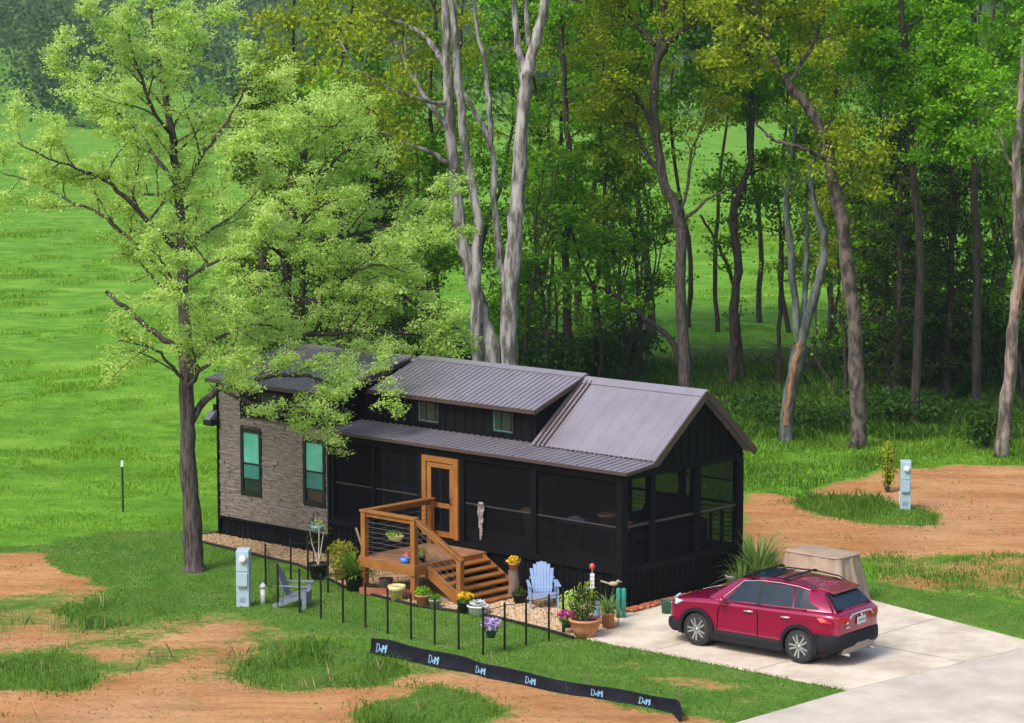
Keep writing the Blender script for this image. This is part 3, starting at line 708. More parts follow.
# ================================================================== wooden deck and steps
DK = empty('entry_deck', (HO[0], HO[1], 0), -HA, 'stained cedar entry deck with cable railing and steps leading up to the screen door', 'deck')
dx0, dx1, dy0, dy1, dz = -5.62, -3.95, -2.33, -.06, .80
b = MB(); y = dy0
while y < dy1 - .03: b.box(dx0, dx1, y, min(y + .138, dy1), dz - .03, dz); y += .145
b.build('deck_floor', M['deckwood'], DK, .004)
b = MB(); b.box(dx0 - .01, dx1 + .01, dy0 - .045, dy0 - .003, dz - .22, dz - .003); b.box(dx0 - .045, dx0 - .003, dy0 - .045, dy1, dz - .22, dz - .003); b.box(dx1 + .003, dx1 + .045, dy0 - .045, dy1, dz - .22, dz - .003)
b.build('rim_board', M['cedar'], DK, .004)
for px, py, z0, z1 in ((dx0 + .06, dy0 + .06, 0, 1.80), (dx1 - .06, dy0 + .06, 0, 1.80), (dx0 + .06, dy1 - .12, 0, 1.80)):
    MB().box(px - .065, px + .065, py - .065, py + .065, z0, z1).build('post', M['cedar'], DK, .008)
NX, NY = -2.98, -1.90
MB().box(NX - .065, NX + .065, NY - .065, NY + .065, 0, .98).build('newel_post', M['cedar'], DK, .008)
b = MB(); zt = 1.83
b.box(dx0 - .03, dx0 + .15, dy0 - .02, dy1 - .05, zt - .025, zt + .025); b.box(dx0 - .03, dx1 + .03, dy0 - .025, dy0 + .14, zt - .022, zt + .03)
b.box(dx0 + .03, dx0 + .09, dy0 + .1, dy1 - .18, zt - .12, zt - .03); b.box(dx0 + .12, dx1 - .12, dy0 + .03, dy0 + .09, zt - .12, zt - .03)
b.bar((dx1 - .02, dy0 + .07, zt), (NX + .09, NY, 1.0), .15, .05); b.bar((dx1, dy0 + .07, zt - .07), (NX, NY, .95), .06, .09)
b.build('handrail', M['cedar'], DK, .008)
b = MB()
for k in range(7):
    z = .93 + k * .11
    b.bar((dx0 + .06, dy0 + .06, z), (dx1 - .06, dy0 + .06, z), .010, .010); b.bar((dx0 + .06, dy0 + .06, z), (dx0 + .06, dy1 - .12, z), .010, .010)
for k in range(5):
    z = .18 + k * .15; b.bar((dx1 - .04, dy0 + .07, .82 + z), (NX, NY, .0 + z), .010, .010)
b.build('cable', M['cable'], DK)
n = 6
for k in range(n):
    x = dx1 + .03 + k * .225; z = dz - .115 - k * .118
    MB().box(x, x + .27, -1.88, -.22, z - .042, z).build('tread', M['cedar'], DK, .006)
b = MB()
for y in (-1.93, -.18):
    b.bar((dx1 - .02, y, dz - .14), (NX + .2, y, .02), .045, .26)
b.build('stringer', M['cedar'], DK, .004)

# ================================================================== porch furniture (things of their own)
def hthing(name, x, y, z, rz, label, cat, group=None): return empty(name, hw(x, y, z), -HA + rz, label, cat, group)


t = hthing('outdoor_sofa', -1.15, 2.9, .9, 0, 'dark blue covered sofa behind the porch screens near the gable end', 'sofa')
b = MB(); b.box(-.75, .75, -.4, .4, .12, .45); b.build('seat', M['darkfabric'], t, .05)
b = MB(); b.prism([(-.15, .45), (.4, .45), (.4, 1.12), (.2, 1.12)], -.72, .72, 'x'); b.build('backrest', M['darkfabric'], t, .05)
for s in (-1, 1): MB().box(s * .75, s * .9, -.4, .4, .0, .68).build('armrest', M['darkfabric'], t, .05)
t = hthing('patio_table', -1.55, .95, .9, 0, 'dark rectangular table inside the screened porch', 'table')
MB().box(-.85, .85, -.42, .42, .68, .73).build('tabletop', M['darkwood'], t, .01)
for sx in (-1, 1):
    for sy in (-1, 1): MB().box(sx * .78 - .04, sx * .78 + .04, sy * .35 - .04, sy * .35 + .04, 0, .68).build('leg', M['darkwood'], t)
t = hthing('folded_towel', -2.0, .75, 1.63, .2, 'pale blue cloth lying on the dark table behind the screen', 'towel')
b = MB(); b.slab([(-.24, -.1, .03), (.24, -.1, .02), (.2, .1, .06), (-.12, .1, .07)], .03); b.slab([(-.15, -.06, .075), (.12, -.06, .06), (.1, .07, .1), (-.08, .06, .11)], .03); b.build('cloth', M['chairblue'], t, .01)


def lathe_thing(name, loc, prof, m, label, cat, group=None, n=20, cat_part='pot'):
    t = empty(name, loc, 0, label, cat, group); MB().lathe(prof, (0, 0, 0), n).build(cat_part, m, t); return t


def potprof(r0, r1, h, rim=.03): return [(r0 * .6, .0), (r0, .0), (r1 * .97, h - rim * 1.6), (r1 * 1.06, h - rim * 1.5), (r1 * 1.08, h), (r1 * .94, h), (r1 * .9, h - .05), (r1 * .2, h - .05)]


for (x, y, r_, h, lab) in ((-1.1, .8, .2, .26, 'wide terracotta bowl standing on the dark porch table'), (-.38, .55, .16, .2, 'small terracotta bowl near the corner post inside the porch')):
    if x > -.5:
        tt = hthing('plant_stand', x, y, .9, 0, 'thin black stand carrying a small bowl inside the porch corner', 'stand'); b = MB(); b.lathe([(.13, .7), (.14, .72), (.02, .73)], (0, 0, 0), 14)
        for k in range(3): b.bar((.1 * math.cos(k * 2.1), .1 * math.sin(k * 2.1), .7), (.13 * math.cos(k * 2.1), .13 * math.sin(k * 2.1), 0), .015, .015)
        b.build('stand', M['blackmetal'], tt)
    lathe_thing('planter_bowl', hw(x, y, 1.63), potprof(r_ * .6, r_, h), M['terra'], lab, 'bowl')
t = hthing('wicker_planter', -2.98, .42, .9, 0, 'tall tan wicker planter tapering to its foot behind the porch screen', 'planter')
b = MB(); b.lathe([(.08, 0), (.11, 0), (.2, .84), (.24, .86), (.24, .93), (.2, .93), (.19, .88), (.02, .88)], (0, 0, 0), 16); b.build('basket', M['wicker'], t)
t = hthing('hanging_scarf', -4.1, -.03, .95, 0, 'spotted grey scarf hanging down outside the porch screen beside the door', 'scarf')
b = MB()
for k in range(6): b.slab([(-.09 + .015 * k - .02, -.02 - .01 * (k % 2), .88 - k * .13), (.09 - .01 * k, -.02, .88 - k * .13), (.08 - .012 * k, -.02 - .015 * (k % 2), .75 - k * .13), (-.1 + .015 * k, -.025, .75 - k * .13)], .015)
b.build('cloth', M['spotted'], t)
MB().ball((0, -.02, .92), .07, 10, 6, (1.3, .5, .6)).build('knot', M['spotted'], t)
# ================================================================== yard things
def adirondack(loc, rz, m, label):
    t = empty('adirondack_chair', loc, rz, label, 'chair')
    b = MB()                                          # fanned back slats, leaning to +y
    for k in range(-3, 4):
        x0 = k * .066; x1 = k * .084; h = (.98, .965, .92, .83)[abs(k)]
        b.slab([(x0 - .030, .16, .30), (x0 + .030, .16, .30), (x1 + .041, .16 + (h - .3) * .38, h), (x1 - .041, .16 + (h - .3) * .38, h)], .02)
    b.bar((-.30, .30, .62), (.30, .30, .62), .03, .06); b.bar((-.26, .22, .40), (.26, .22, .40), .03, .06)
    b.build('backrest', m, t, .006)
    b = MB()
    for k in range(6): b.slab([(-.28, -.34 + k * .088, .385 - k * .017), (.28, -.34 + k * .088, .385 - k * .017), (.28, -.26 + k * .088, .370 - k * .017), (-.28, -.26 + k * .088, .370 - k * .017)], .022)
    b.box(-.28, .28, -.375, -.345, .26, .39)
    b.build('seat', m, t, .006)
    for s in (-1, 1):
        b = MB(); b.box(s * .33 - .022, s * .33 + .022, -.36, -.25, 0, .53); b.build('front_leg', m, t, .006)
        b = MB(); b.bar((s * .29, -.33, .33), (s * .29, .50, .03), .03, .11); b.build('rear_leg', m, t, .006)
        b = MB(); b.slab([(s * .29 - .02, -.42, .56), (s * .29 + .11 * s, -.42, .56), (s * .29 + .09 * s, .32, .565), (s * .29 - .02, .32, .565)], .028); b.bar((s * .33, .25, .54), (s * .30, .28, .16), .03, .06); b.build('armrest', m, t, .006)
    return t


adirondack(G(543, 606, .03), .08, M['chairblue'], 'light blue adirondack chair on the gravel bed facing the lawn').scale = (.9, .9, .93)
ga = adirondack(G(295, 606), PI / 2 - .12, M['chairgrey'], 'blue grey adirondack chair seen from its side on the lawn near the young potted tree'); ga.scale = (.86, .86, .9)


def pedestal(loc, rz, label, h=1.27):
    t = empty('utility_pedestal', loc, rz, label, 'power pedestal', 'power pedestals')
    b = MB(); b.prism([(-.13, 0), (.13, 0), (.13, h), (-.13, h - .035)], -.14, .14, 'x'); b.build('housing', M['pedblue'], t, .012)
    MB().box(-.12, .12, -.15, -.128, h * .62, h * .78).build('meter_panel', M['pedblue'], t, .006)
    MB().lathe([(.085, -.145), (.085, -.20), (.07, -.23), (.02, -.235)], (.02, 0, h * .84), 18, 'y').build('meter', M['white'], t)
    MB().box(-.11, .11, -.165, -.128, h * .37, h * .60).build('outlet_door', M['pedblue'], t, .008)
    MB().box(-.10, .10, -.19, -.128, h * .352, h * .372).build('door_lip', M['greydark'], t, .004)
    b = MB()
    for k in range(5): b.box(-.07, .07, -.134, -.128, h * .08 + k * .025, h * .08 + k * .025 + .01)
    b.build('louvre', M['greydark'], t)


pedestal(G(244, 606), -.10, 'grey blue power pedestal with round meter beside the white pipe on the front lawn')
pedestal(G(905, 509), -.10, 'grey blue power pedestal standing in the clay clearing beyond the covered grill', 1.30)
for loc, h, lab in ((G(263, 604), .44, 'short white capped pipe standing beside the pedestal on the front lawn'), (G(901, 507), .42, 'short white capped pipe in front of the pedestal in the clay clearing')):
    t = empty('vent_pipe', loc, 0, lab, 'pipe', 'white capped pipes')
    MB().lathe([(.058, -.05), (.058, h - .07)], (0, 0, 0), 16).build('pipe', M['white'], t)
    MB().lathe([(.07, h - .09), (.07, h - .03), (.05, h), (.025, h + .01), (.022, h + .035)], (0, 0, 0), 16).build('cap', M['white'], t)
t = empty('field_post', G(123, 512), 0, 'thin green metal post with white tip standing in the meadow left of the tree', 'post')
b = MB(); b.box(-.03, .03, -.006, .006, -.1, 1.22); b.box(-.006, .006, -.03, .0, -.1, 1.22); b.build('shaft', M['rust'], t); MB().box(-.032, .032, -.034, .010, 1.2, 1.36).build('tip', M['white'], t)

# ---------------- black wire dog fence
posts = [(265.7, 586, .9), (278, 608, .93), (299.6, 613, .95), (321, 619, .95), (343, 623, .95), (365.5, 627.5, .95), (387.7, 634, .96), (411, 639.5, .96), (434.7, 644.5, .97), (458.6, 649.5, .97), (483, 655, .97)]
side = [(483, 655), (504.6, 650), (526, 645.6), (548.8, 641), (563, 634.5)]
backrun = [(265.7, 586), (291, 582), (308, 583), (328, 593)]
FN = empty('wire_fence', G(278, 608), 0, 'low black wire pet fence of thin posts round the front lawn', 'fence')
fo = Vector(G(278, 608))
def fpt(p, z=0): return Vector(G(p[0], p[1], 0)) - fo + Vector((0, 0, z))
run = [p[:2] for p in posts]; allp = run + side[1:] + backrun[1:]
for p in allp:
    q = fpt(p); b = MB(); b.tube([q + Vector((0, 0, -.15)), q + Vector((0, 0, .95))], .024, 7); b.ball(q + Vector((0, 0, .955)), .026, 7, 5); b.build('post', M['blackmetal'], FN)
for ch in (run, side, backrun):
    b = MB()
    for a, c in zip(ch[:-1], ch[1:]):
        A, C2 = fpt(a), fpt(c); L = (C2 - A).length
        tops = [A + (C2 - A) * (k / 6) + Vector((0, 0, .92 - .02 * math.sin(PI * k / 6))) for k in range(7)]
        b.tube(tops, .008 if ch is side else .004, 4, False)
        for h in (.05, .5): b.tube([A + Vector((0, 0, h)), C2 + Vector((0, 0, h))], .003, 3, False)
        k = 0
        while k * .1 < L: q = A + (C2 - A) * (k * .1 / L); b.tube([q + Vector((0, 0, .05)), q + Vector((0, 0, .91))], .0016, 3, False); k += 1
    b.build('wire_mesh', M['blackmetal'], FN)

# ---------------- silt fence with printed marks
SFP = [(372, 652.5), (390, 656.5), (420, 663), (445, 668), (470, 673), (490, 677.5), (511, 682), (545, 689), (576, 695), (603, 699), (630, 703), (655, 708.5), (676, 713), (682, 722)]
SFH = [.30, .32, .32, .30, .28, .26, .25, .24, .23, .23, .23, .24, .24, .26]
SF = empty('silt_fence', G(372, 652.5), 0, 'low black silt fence with pale blue printed letters along the lawn edge', 'silt fence'); so = Vector(G(372, 652.5))
ctr = [Vector(G(*p)) - so for p in SFP]; fine_c = []; fine_h = []
for i in range(len(ctr) - 1):
    for k in range(5):
        f = k / 5; fine_c.append(ctr[i].lerp(ctr[i + 1], f)); fine_h.append(SFH[i] * (1 - f) + SFH[i + 1] * f)
fine_c.append(ctr[-1]); fine_h.append(SFH[-1]); NSF = len(fine_c)


def sf_pt(i, h):                                       # a point on the bulging fabric at station i and height share h
    i0 = int(min(i, NSF - 1.001)); f = i - i0; c = fine_c[i0].lerp(fine_c[i0 + 1], f); H_ = fine_h[i0] * (1 - f) + fine_h[i0 + 1] * f
    tng = (fine_c[i0 + 1] - fine_c[i0]).normalized(); nn = Vector((-tng.y, tng.x, 0)); nn = -nn if nn.y > 0 else nn
    return c + nn * (.02 * math.sin(i * .55 + 2 * h) + .012 * math.sin(i * .9) * h + .06 * (1 - h) ** 3) + Vector((0, 0, h * H_ + .012 * math.sin(i * .45) * h)), nn


V = []; rows = 8
for i in range(NSF):
    for k in range(rows + 1): V.append(sf_pt(i, k / rows)[0])
Fs = [(i * (rows + 1) + k, (i + 1) * (rows + 1) + k, (i + 1) * (rows + 1) + k + 1, i * (rows + 1) + k + 1) for i in range(NSF - 1) for k in range(rows)]
b = MB(); b.add(V, Fs, True); o = b.build('fabric', M['silt'], SF); so_m = o.modifiers.new('thick', 'SOLIDIFY'); so_m.thickness = .006; so_m.offset = 0
b = MB()
for i in (0, 25, 42, 60):
    p, nn = sf_pt(min(i, NSF - 2), .5); q = fine_c[min(i, NSF - 2)] - nn * .03
    b = MB(); b.bar(q + Vector((0, 0, -.2)), q + Vector((0, 0, .50)), .03, .03); b.build('stake', M['stump'], SF)
# letters: outlined D, small o, heavy M (unit cells), laid onto the fabric
def letters():
    out = []
    def seg(x0, y0, x1, y1, w): out.append((x0, y0, x1, y1, w))
    seg(.06, .02, .06, .98, .09); seg(.06, .95, .26, .93, .09); seg(.26, .93, .38, .75, .09); seg(.38, .75, .38, .3, .09); seg(.38, .3, .26, .06, .09); seg(.26, .06, .06, .04, .09)
    seg(.50, .18, .50, .48, .08); seg(.50, .48, .64, .48, .08); seg(.64, .48, .64, .18, .08); seg(.64, .18, .50, .18, .08)
    seg(.80, .02, .80, .85, .17); seg(.84, .80, .98, .40, .13); seg(.98, .40, 1.12, .80, .13); seg(1.18, .02, 1.18, .90, .17)
    return out


def nearest_station(px):
    d = [abs((512 + FPX * (c + so).x / ((c + so).y * math.cos(PITCH) + CH * math.sin(PITCH))) - px) for c in fine_c]; return d.index(min(d))


for lx in (383, 434, 481, 534, 595, 644):
    i0 = nearest_station(lx); per = .21 / max((fine_c[min(i0 + 1, NSF - 1)] - fine_c[min(i0, NSF - 2)]).length, .01); b = MB()
    for x0, y0, x1, y1, w in letters():
        steps = 3; dx, dy = x1 - x0, y1 - y0; L = math.hypot(dx, dy) or 1; ux, uy = -dy / L * w / 2, dx / L * w / 2; vs = []
        for k in range(steps + 1):
            for s in (-1, 1):
                X = x0 + dx * k / steps + ux * s; Y = y0 + dy * k / steps + uy * s
                p, nn = sf_pt(max(0, min(NSF - 1.01, i0 + (X - .62) * per)), .18 + Y * .54); vs.append(p + nn * .016)
        b.add(vs, [(2 * k, 2 * k + 1, 2 * k + 3, 2 * k + 2) for k in range(steps)])
    b.build('printed_mark', M['skyblue'], SF)

# ---------------- pots and plants
def cloud(name, c, rad, n, size, m, parent, flat=.3, aspect=.6, zscale=1.0, hollow=.35):
    d = unit(rng.normal(size=(n, 3))); rr = rng.uniform(hollow, 1, n)[:, None] ** .7
    P = d * rr * rad * np.array([1, 1, zscale]) + np.array(c)
    o = link(name, leaf_mesh(name, P, size, m, rng.normal(.5, .25, n), rng, aspect, flat), parent); return o


def arching(name, c, n, L, w, m, parent, spread=1.0, droop=.9, segs=6, r=rng):
    V = []; F = []; T = []
    for k in range(n):
        az = r.uniform(0, 2 * PI); el = r.uniform(.25, 1.35) if spread > .5 else r.uniform(.9, 1.5); l = L * r.uniform(.6, 1.1); p = np.array(c, float) + np.array([r.normal() * .03, r.normal() * .03, 0])
        d = np.array([math.cos(az) * math.cos(el), math.sin(az) * math.cos(el), math.sin(el)]); sd = np.array([-math.sin(az), math.cos(az), 0]); i0 = len(V); t = r.normal(.5, .25)
        for s in range(segs + 1):
            ww = w * (1 - (s / segs) ** 1.5) * .5 + .001; V += [p - sd * ww, p + sd * ww]; T += [t + .1 * s / segs] * 2
            p = p + d * l / segs; d = d + np.array([0, 0, -droop * .22]) * (s / segs + .2); d /= np.linalg.norm(d)
        F += [(i0 + 2 * s, i0 + 2 * s + 1, i0 + 2 * s + 3, i0 + 2 * s + 2) for s in range(segs)]
    return link(name, np_mesh(name, np.array(V), np.array(F), m, np.clip(T, 0, 1)), parent)


def potted(name, loc, prof, potm, label, cat='potted plant'):
    t = empty(name, loc, 0, label, cat); p = MB().lathe(prof, (0, 0, 0), 22).build('pot', potm, t); h = max(z for _, z in prof); r_ = [r for r, z in prof if z == h][0]
    MB().lathe([(r_ * .90, h - .055), (r_ * .5, h - .04), (.01, h - .035)], (0, 0, 0), 16).build('soil', M['soil'], t); return t, h


t, h = potted('potted_tree', G(318.5, 578, .02), potprof(.20, .27, .42, .05), M['blackmetal'], 'young leafy tree with forked stem in a big black nursery pot')
for a in ((-.16, 0, .95), (.12, .02, 1.1), (.02, .06, 1.3)): MB().tube([(0, 0, .36), (a[0] * .4, a[1], .65), a, (a[0] * 1.5, a[1] + .05, a[2] + .4)], [.03, .022, .014, .005], 7).build('stem', M['stick'], t)
cloud('foliage', (0, 0, 1.3), .45, 80, .08, M['L_shrub'], t, zscale=1.1); t.scale = (.85, .85, .82)
t = empty('hanging_pot', G(319, 579, .0), 0, 'small glazed blue hanging pot on a black shepherd hook beside the stone wall', 'hanging pot')
t.location = D(318, 577, 58.9); t.location.z = 0.02
MB().tube([(-.1, .02, 0), (-.1, .02, 1.3), (-.06, .02, 1.38), (0, .02, 1.36), (.0, .02, 1.28)], .012, 6).build('hook', M['blackmetal'], t)
p = MB().lathe([(.05, .0), (.11, .02), (.16, .12), (.17, .17), (.15, .17), (.02, .15)], (0, .02, .88), 16).build('pot', M['bluepot'], t)
b = MB()
for k in range(3): b.tube([(.15 * math.cos(k * 2.1), .02 + .15 * math.sin(k * 2.1), 1.04), (0, .02, 1.28)], .004, 4)
b.build('chain', M['greymetal'], t); cloud('foliage', (0, .02, 1.08), .16, 70, .06, M['L_front'], t)
t, h = potted('fern', G(355, 590, .02), potprof(.17, .22, .3), M['blackmetal'], 'big green arching fern in a dark pot beside the deck', 'fern'); arching('fronds', (0, 0, .28), 120, .78, .075, M['L_fern'], t, droop=1.1)
t, h = potted('golden_shrub', G(342, 580, .02), potprof(.15, .2, .3), M['terradark'], 'yellow green bushy plant behind the arching fern', 'shrub'); cloud('foliage', (0, 0, .58), .38, 700, .085, M['L_gold'], t, zscale=.95)
t = empty('leaning_stick', G(374, 583, .02), 0, 'pale wooden stick leaning against the deck corner', 'stick'); e = Vector(D(356, 528, 57.2)) - Vector(t.location); b = MB(); b.bar((0, 0, 0), e, .035, .035); b.build('shaft', M['stick'], t)
t = lathe_thing('storage_pail', G(386, 592, .02), [(.1, 0), (.12, .0), (.16, .30), (.17, .31), (.15, .31), (.13, .06), (.02, .05)], M['greymetal'], 'small grey pail standing in shade under the deck edge', 'pail', cat_part='pail')
t = empty('timber_board', G(392, 596, .02), -.25, 'reddish brown board lying on edge beneath the deck', 'board'); MB().box(-.75, .6, -.02, .02, 0, .16).build('board', M['terradark'], t, .004)
t, h = potted('yellow_planter', G(397, 600, .02), [(.1, 0), (.13, 0), (.16, .22), (.20, .24), (.20, .33), (.17, .33), (.15, .25), (.02, .25)], M['yellowpot'], 'pale yellow glazed pot on the bed in front of the deck', 'pot')
t, h = potted('mounded_plant', G(423, 606, .02), potprof(.12, .16, .26), M['terra'], 'terracotta pot with a dense green mound below the stairs'); cloud('foliage', (0, 0, .30), .19, 420, .05, M['L_bright'], t, zscale=.75)
t, h = potted('small_succulent', G(435, 608, .02), potprof(.10, .13, .2), M['greypot'], 'small sage green pot beside the terracotta pot under the stairs'); cloud('foliage', (0, 0, .23), .13, 200, .045, M['L_green'], t, zscale=.6)
t, h = potted('yellow_flowers', G(466, 612, .02), potprof(.14, .19, .25), M['blackmetal'], 'bright yellow flowers in a dark pot by the bottom stair post', 'flowers'); cloud('foliage', (0, 0, .26), .17, 260, .06, M['L_green'], t, zscale=.5); cloud('flowers', (0, 0, .35), .17, 170, .075, M['petalyellow'], t, .6, .9, .5)
t, h = potted('white_tub', G(478, 614, .02), [(.15, 0), (.18, 0), (.22, .16), (.24, .17), (.24, .2), (.21, .2), (.19, .16), (.02, .15)], M['white'], 'white tub of pale flowers by the bottom of the stairs', 'flowers'); cloud('flowers', (0, 0, .24), .19, 190, .06, M['petalwhite'], t, .6, .9, .4); cloud('foliage', (0, 0, .2), .16, 120, .06, M['L_green'], t, zscale=.5)
t = empty('log_stand', G(514, 598, .02), 0, 'upright bark covered log used as a plant stand', 'log'); MB().tube([(0, 0, -.02), (.01, 0, .3), (-.01, .0, .62)], [.15, .125, .12], 14).build('log', M['stump'], t)
t, h = potted('orange_planter', (*G(514, 598, .02)[:2], .645), potprof(.09, .12, .17), M['terra'], 'orange pot of yellow flowers on top of the log stand', 'flowers'); cloud('flowers', (0, 0, .22), .16, 170, .06, M['petalyellow'], t, .5, .9, .6); cloud('foliage', (0, 0, .18), .14, 90, .05, M['L_green'], t, zscale=.6)
t = lathe_thing('dark_planter', G(520, 603, .02), potprof(.13, .17, .22), M['blackmetal'], 'low dark planter at the foot of the log stand', 'planter'); cloud('foliage', (0, 0, .25), .16, 200, .05, M['L_shrub'], t, zscale=.6)
t, h = potted('big_terracotta_pot', G(585, 636.5, .02), [(.17, 0), (.2, 0), (.28, .18), (.32, .32), (.34, .33), (.34, .38), (.3, .38), (.27, .31), (.02, .3)], M['terra'], 'wide terracotta pot with a dark leafy shrub at the driveway corner')
cloud('foliage', (-.04, 0, .68), .30, 800, .06, M['L_shrub'], t, zscale=1.25); cloud('new_leaves', (.02, .0, .85), .26, 220, .05, M['L_yel'], t, zscale=1.3)
for k, (x, z) in enumerate(((-.2, 1.05), (.12, 1.15), (.02, .95))): MB().tube([(x * .4, 0, .3), (x, .02, z * .7), (x * 1.1, 0, z)], [.02, .012, .005], 6).build('stem', M['stick'], t)
t, h = potted('pale_shrub', G(571, 627, .02), potprof(.12, .16, .25), M['greypot'], 'pale green rounded shrub in a pot behind the pink flowers', 'shrub'); cloud('foliage', (0, 0, .5), .27, 520, .06, M['L_front'], t, zscale=1.1)
t = empty('pink_flowers', G(567, 634, .02), 0, 'bright pink flowers in a green pot beside the wide terracotta pot', 'flowers'); MB().lathe(potprof(.09, .12, .2), (0, 0, .14), 16).build('pot', M['greenplastic'], t); b = MB()
for k in range(3): b.bar((.07 * math.cos(k * 2.1), .07 * math.sin(k * 2.1), .15), (.12 * math.cos(k * 2.1), .12 * math.sin(k * 2.1), 0), .012, .012)
b.build('stand', M['blackmetal'], t); cloud('foliage', (0, 0, .33), .2, 260, .06, M['L_green'], t, zscale=.5); cloud('flowers', (0, 0, .42), .22, 220, .065, M['petalpink'], t, .5, .9, .45)
fp = Vector(G(491, 653)); t = empty('purple_flowers', fp, 0, 'lilac flowers in a dark pot hung on the wire fence corner', 'hanging flowers'); MB().lathe(potprof(.08, .12, .18), (0, 0, .32), 16).build('pot', M['greenplastic'], t)
MB().tube([(0, .0, .5), (0, .06, .8), (-.06, .10, .93)], .006, 5).build('hanger', M['blackmetal'], t); cloud('foliage', (0, 0, .52), .16, 180, .06, M['L_green'], t, zscale=.6); cloud('flowers', (0, -.02, .60), .22, 230, .075, M['petalpurple'], t, .4, .9, .6)
t, h = potted('grassy_pot', G(608, 628, .02), potprof(.11, .14, .34), M['terra'], 'tufted pale grass plant in a tall terracotta pot by the house corner'); arching('blades', (0, 0, .32), 170, .5, .022, M['L_yucca'], t, droop=1.6)
t = empty('garden_stake', G(613, 626, .02), 0, 'thin stake with a tan wooden bird on top beside the grassy pot', 'garden stake'); MB().tube([(0, 0, -.05), (0, 0, .88)], .009, 6).build('rod', M['blackmetal'], t); b = MB(); b.ball((0, 0, .90), .07, 10, 6, (1.5, .6, .7)); b.ball((.1, 0, .95), .035, 8, 6); b.bar((-.06, 0, .9), (-.26, 0, .96), .07, .02); b.bar((.12, 0, .95), (.18, 0, .94), .012, .012); b.build('bird', M['stick'], t)
t = empty('sign_stake', G(592, 622, .02), 0, 'slim stake with white slats and a red ball on top behind the big terracotta pot', 'garden stake'); MB().tube([(0, 0, -.05), (0, 0, 1.16)], .012, 6).build('rod', M['stick'], t)
b = MB()
for k in range(4): b.box(-.045, .045, -.025, -.012, .72 + k * .085, .79 + k * .085)
b.build('sign_slat', M['white'], t); MB().ball((0, 0, 1.19), .06, 10, 7, (1, 1, 1.2)).build('finial', M['redplastic'], t); MB().ball((-.09, -.02, .72), .045, 8, 6).build('glass_bulb', M['skyblue'], t)
t = lathe_thing('blue_vase', G(597, 624, .02), [(.05, 0), (.06, 0), (.08, .2), (.05, .36), (.04, .42), (.06, .48), (.045, .48), (.03, .4), (.01, .39)], M['chairblue'], 'slender pale blue vase between the terracotta pots', 'vase', cat_part='vase')
t = empty('teal_tube', G(621, 618, .02), 0, 'pair of joined teal green upright tubes at the house corner', 'tube'); b = MB()
for s in (-1, 1): b.lathe([(.05, 0), (.05, .62), (.042, .64), (.03, .64), (.03, .6), (.005, .59)], (s * .055, 0, 0), 14)
b.build('tube', M['tealpost'], t)
t = lathe_thing('green_bucket', G(667, 613, .03), [(.09, 0), (.11, 0), (.14, .26), (.15, .27), (.13, .27), (.11, .05), (.01, .04)], M['greenplastic'], 'dark green bucket beside the front of the red car', 'bucket', cat_part='bucket')
t = empty('watering_hose', G(672, 608, .03), 0, 'pale grey hose end lying near the green bucket', 'hose'); MB().tube([(-.1, .3, .02), (.05, .1, .03), (.1, -.1, .3), (.18, -.05, .33)], .022, 8).build('hose', M['pedblue'], t)
t = lathe_thing('white_pot', G(734, 585, .03), potprof(.14, .2, .24), M['white'], 'low white pot beside the spiky yucca at the gable end', 'pot')
t = empty('yucca', G(757, 584, .02), 0, 'spiky green yucca with long arching leaves at the gable end of the house', 'yucca'); arching('blades', (0, 0, .05), 300, 1.3, .07, M['L_yucca'], t, droop=1.25); arching('dry_leaves', (0, 0, .03), 30, .8, .04, M['B_straw'], t, droop=1.3)
t = empty('ornamental_grass', G(742, 588, .02), 0, 'smaller tuft of spiky leaves between the yucca and the house corner', 'grass tuft'); arching('blades', (0, 0, .05), 70, .75, .04, M['L_yucca'], t, droop=.8)
# on the deck
t = empty('yellow_trough', hw(-4.72, -2.16, 1.24), -HA, 'mustard yellow trough planter hung inside the deck railing', 'planter'); b = MB(); b.lathe([(.03, 0), (.07, .0), (.115, .12), (.12, .14), (.1, .14), (.02, .12)], (0, 0, 0), 16); b.v = [(x * 2.3, y, z) for x, y, z in b.v]; b.build('trough', M['yellowpot'], t); cloud('foliage', (0, 0, .16), .2, 160, .05, M['L_green'], t, zscale=.35)
MB().bar((-.2, -.1, .13), (-.2, -.05, .55), .01, .01).bar((.2, -.1, .13), (.2, -.05, .55), .01, .01).build('bracket', M['blackmetal'], t)
t = empty('water_bowl', hw(-4.35, -2.22, .8), 0, 'small blue bowl standing at the front edge of the deck', 'bowl'); MB().lathe([(.06, 0), (.09, 0), (.115, .13), (.1, .13), (.08, .04), (.01, .03)], (0, 0, 0), 16).build('bowl', M['blueplastic'], t)
t = lathe_thing('red_toy', hw(-4.55, -1.95, .8), [(.02, 0), (.08, .02), (.1, .1), (.06, .17), (.01, .2)], M['redplastic'], 'small round red toy on the deck boards behind the blue bowl', 'toy', cat_part='ball')
t, h = potted('deck_plant', hw(-4.15, -1.9, .8), potprof(.06, .09, .13), M['blackmetal'], 'small leafy plant in a black pot by the deck railing corner'); cloud('foliage', (0, 0, .2), .14, 130, .05, M['L_green'], t)

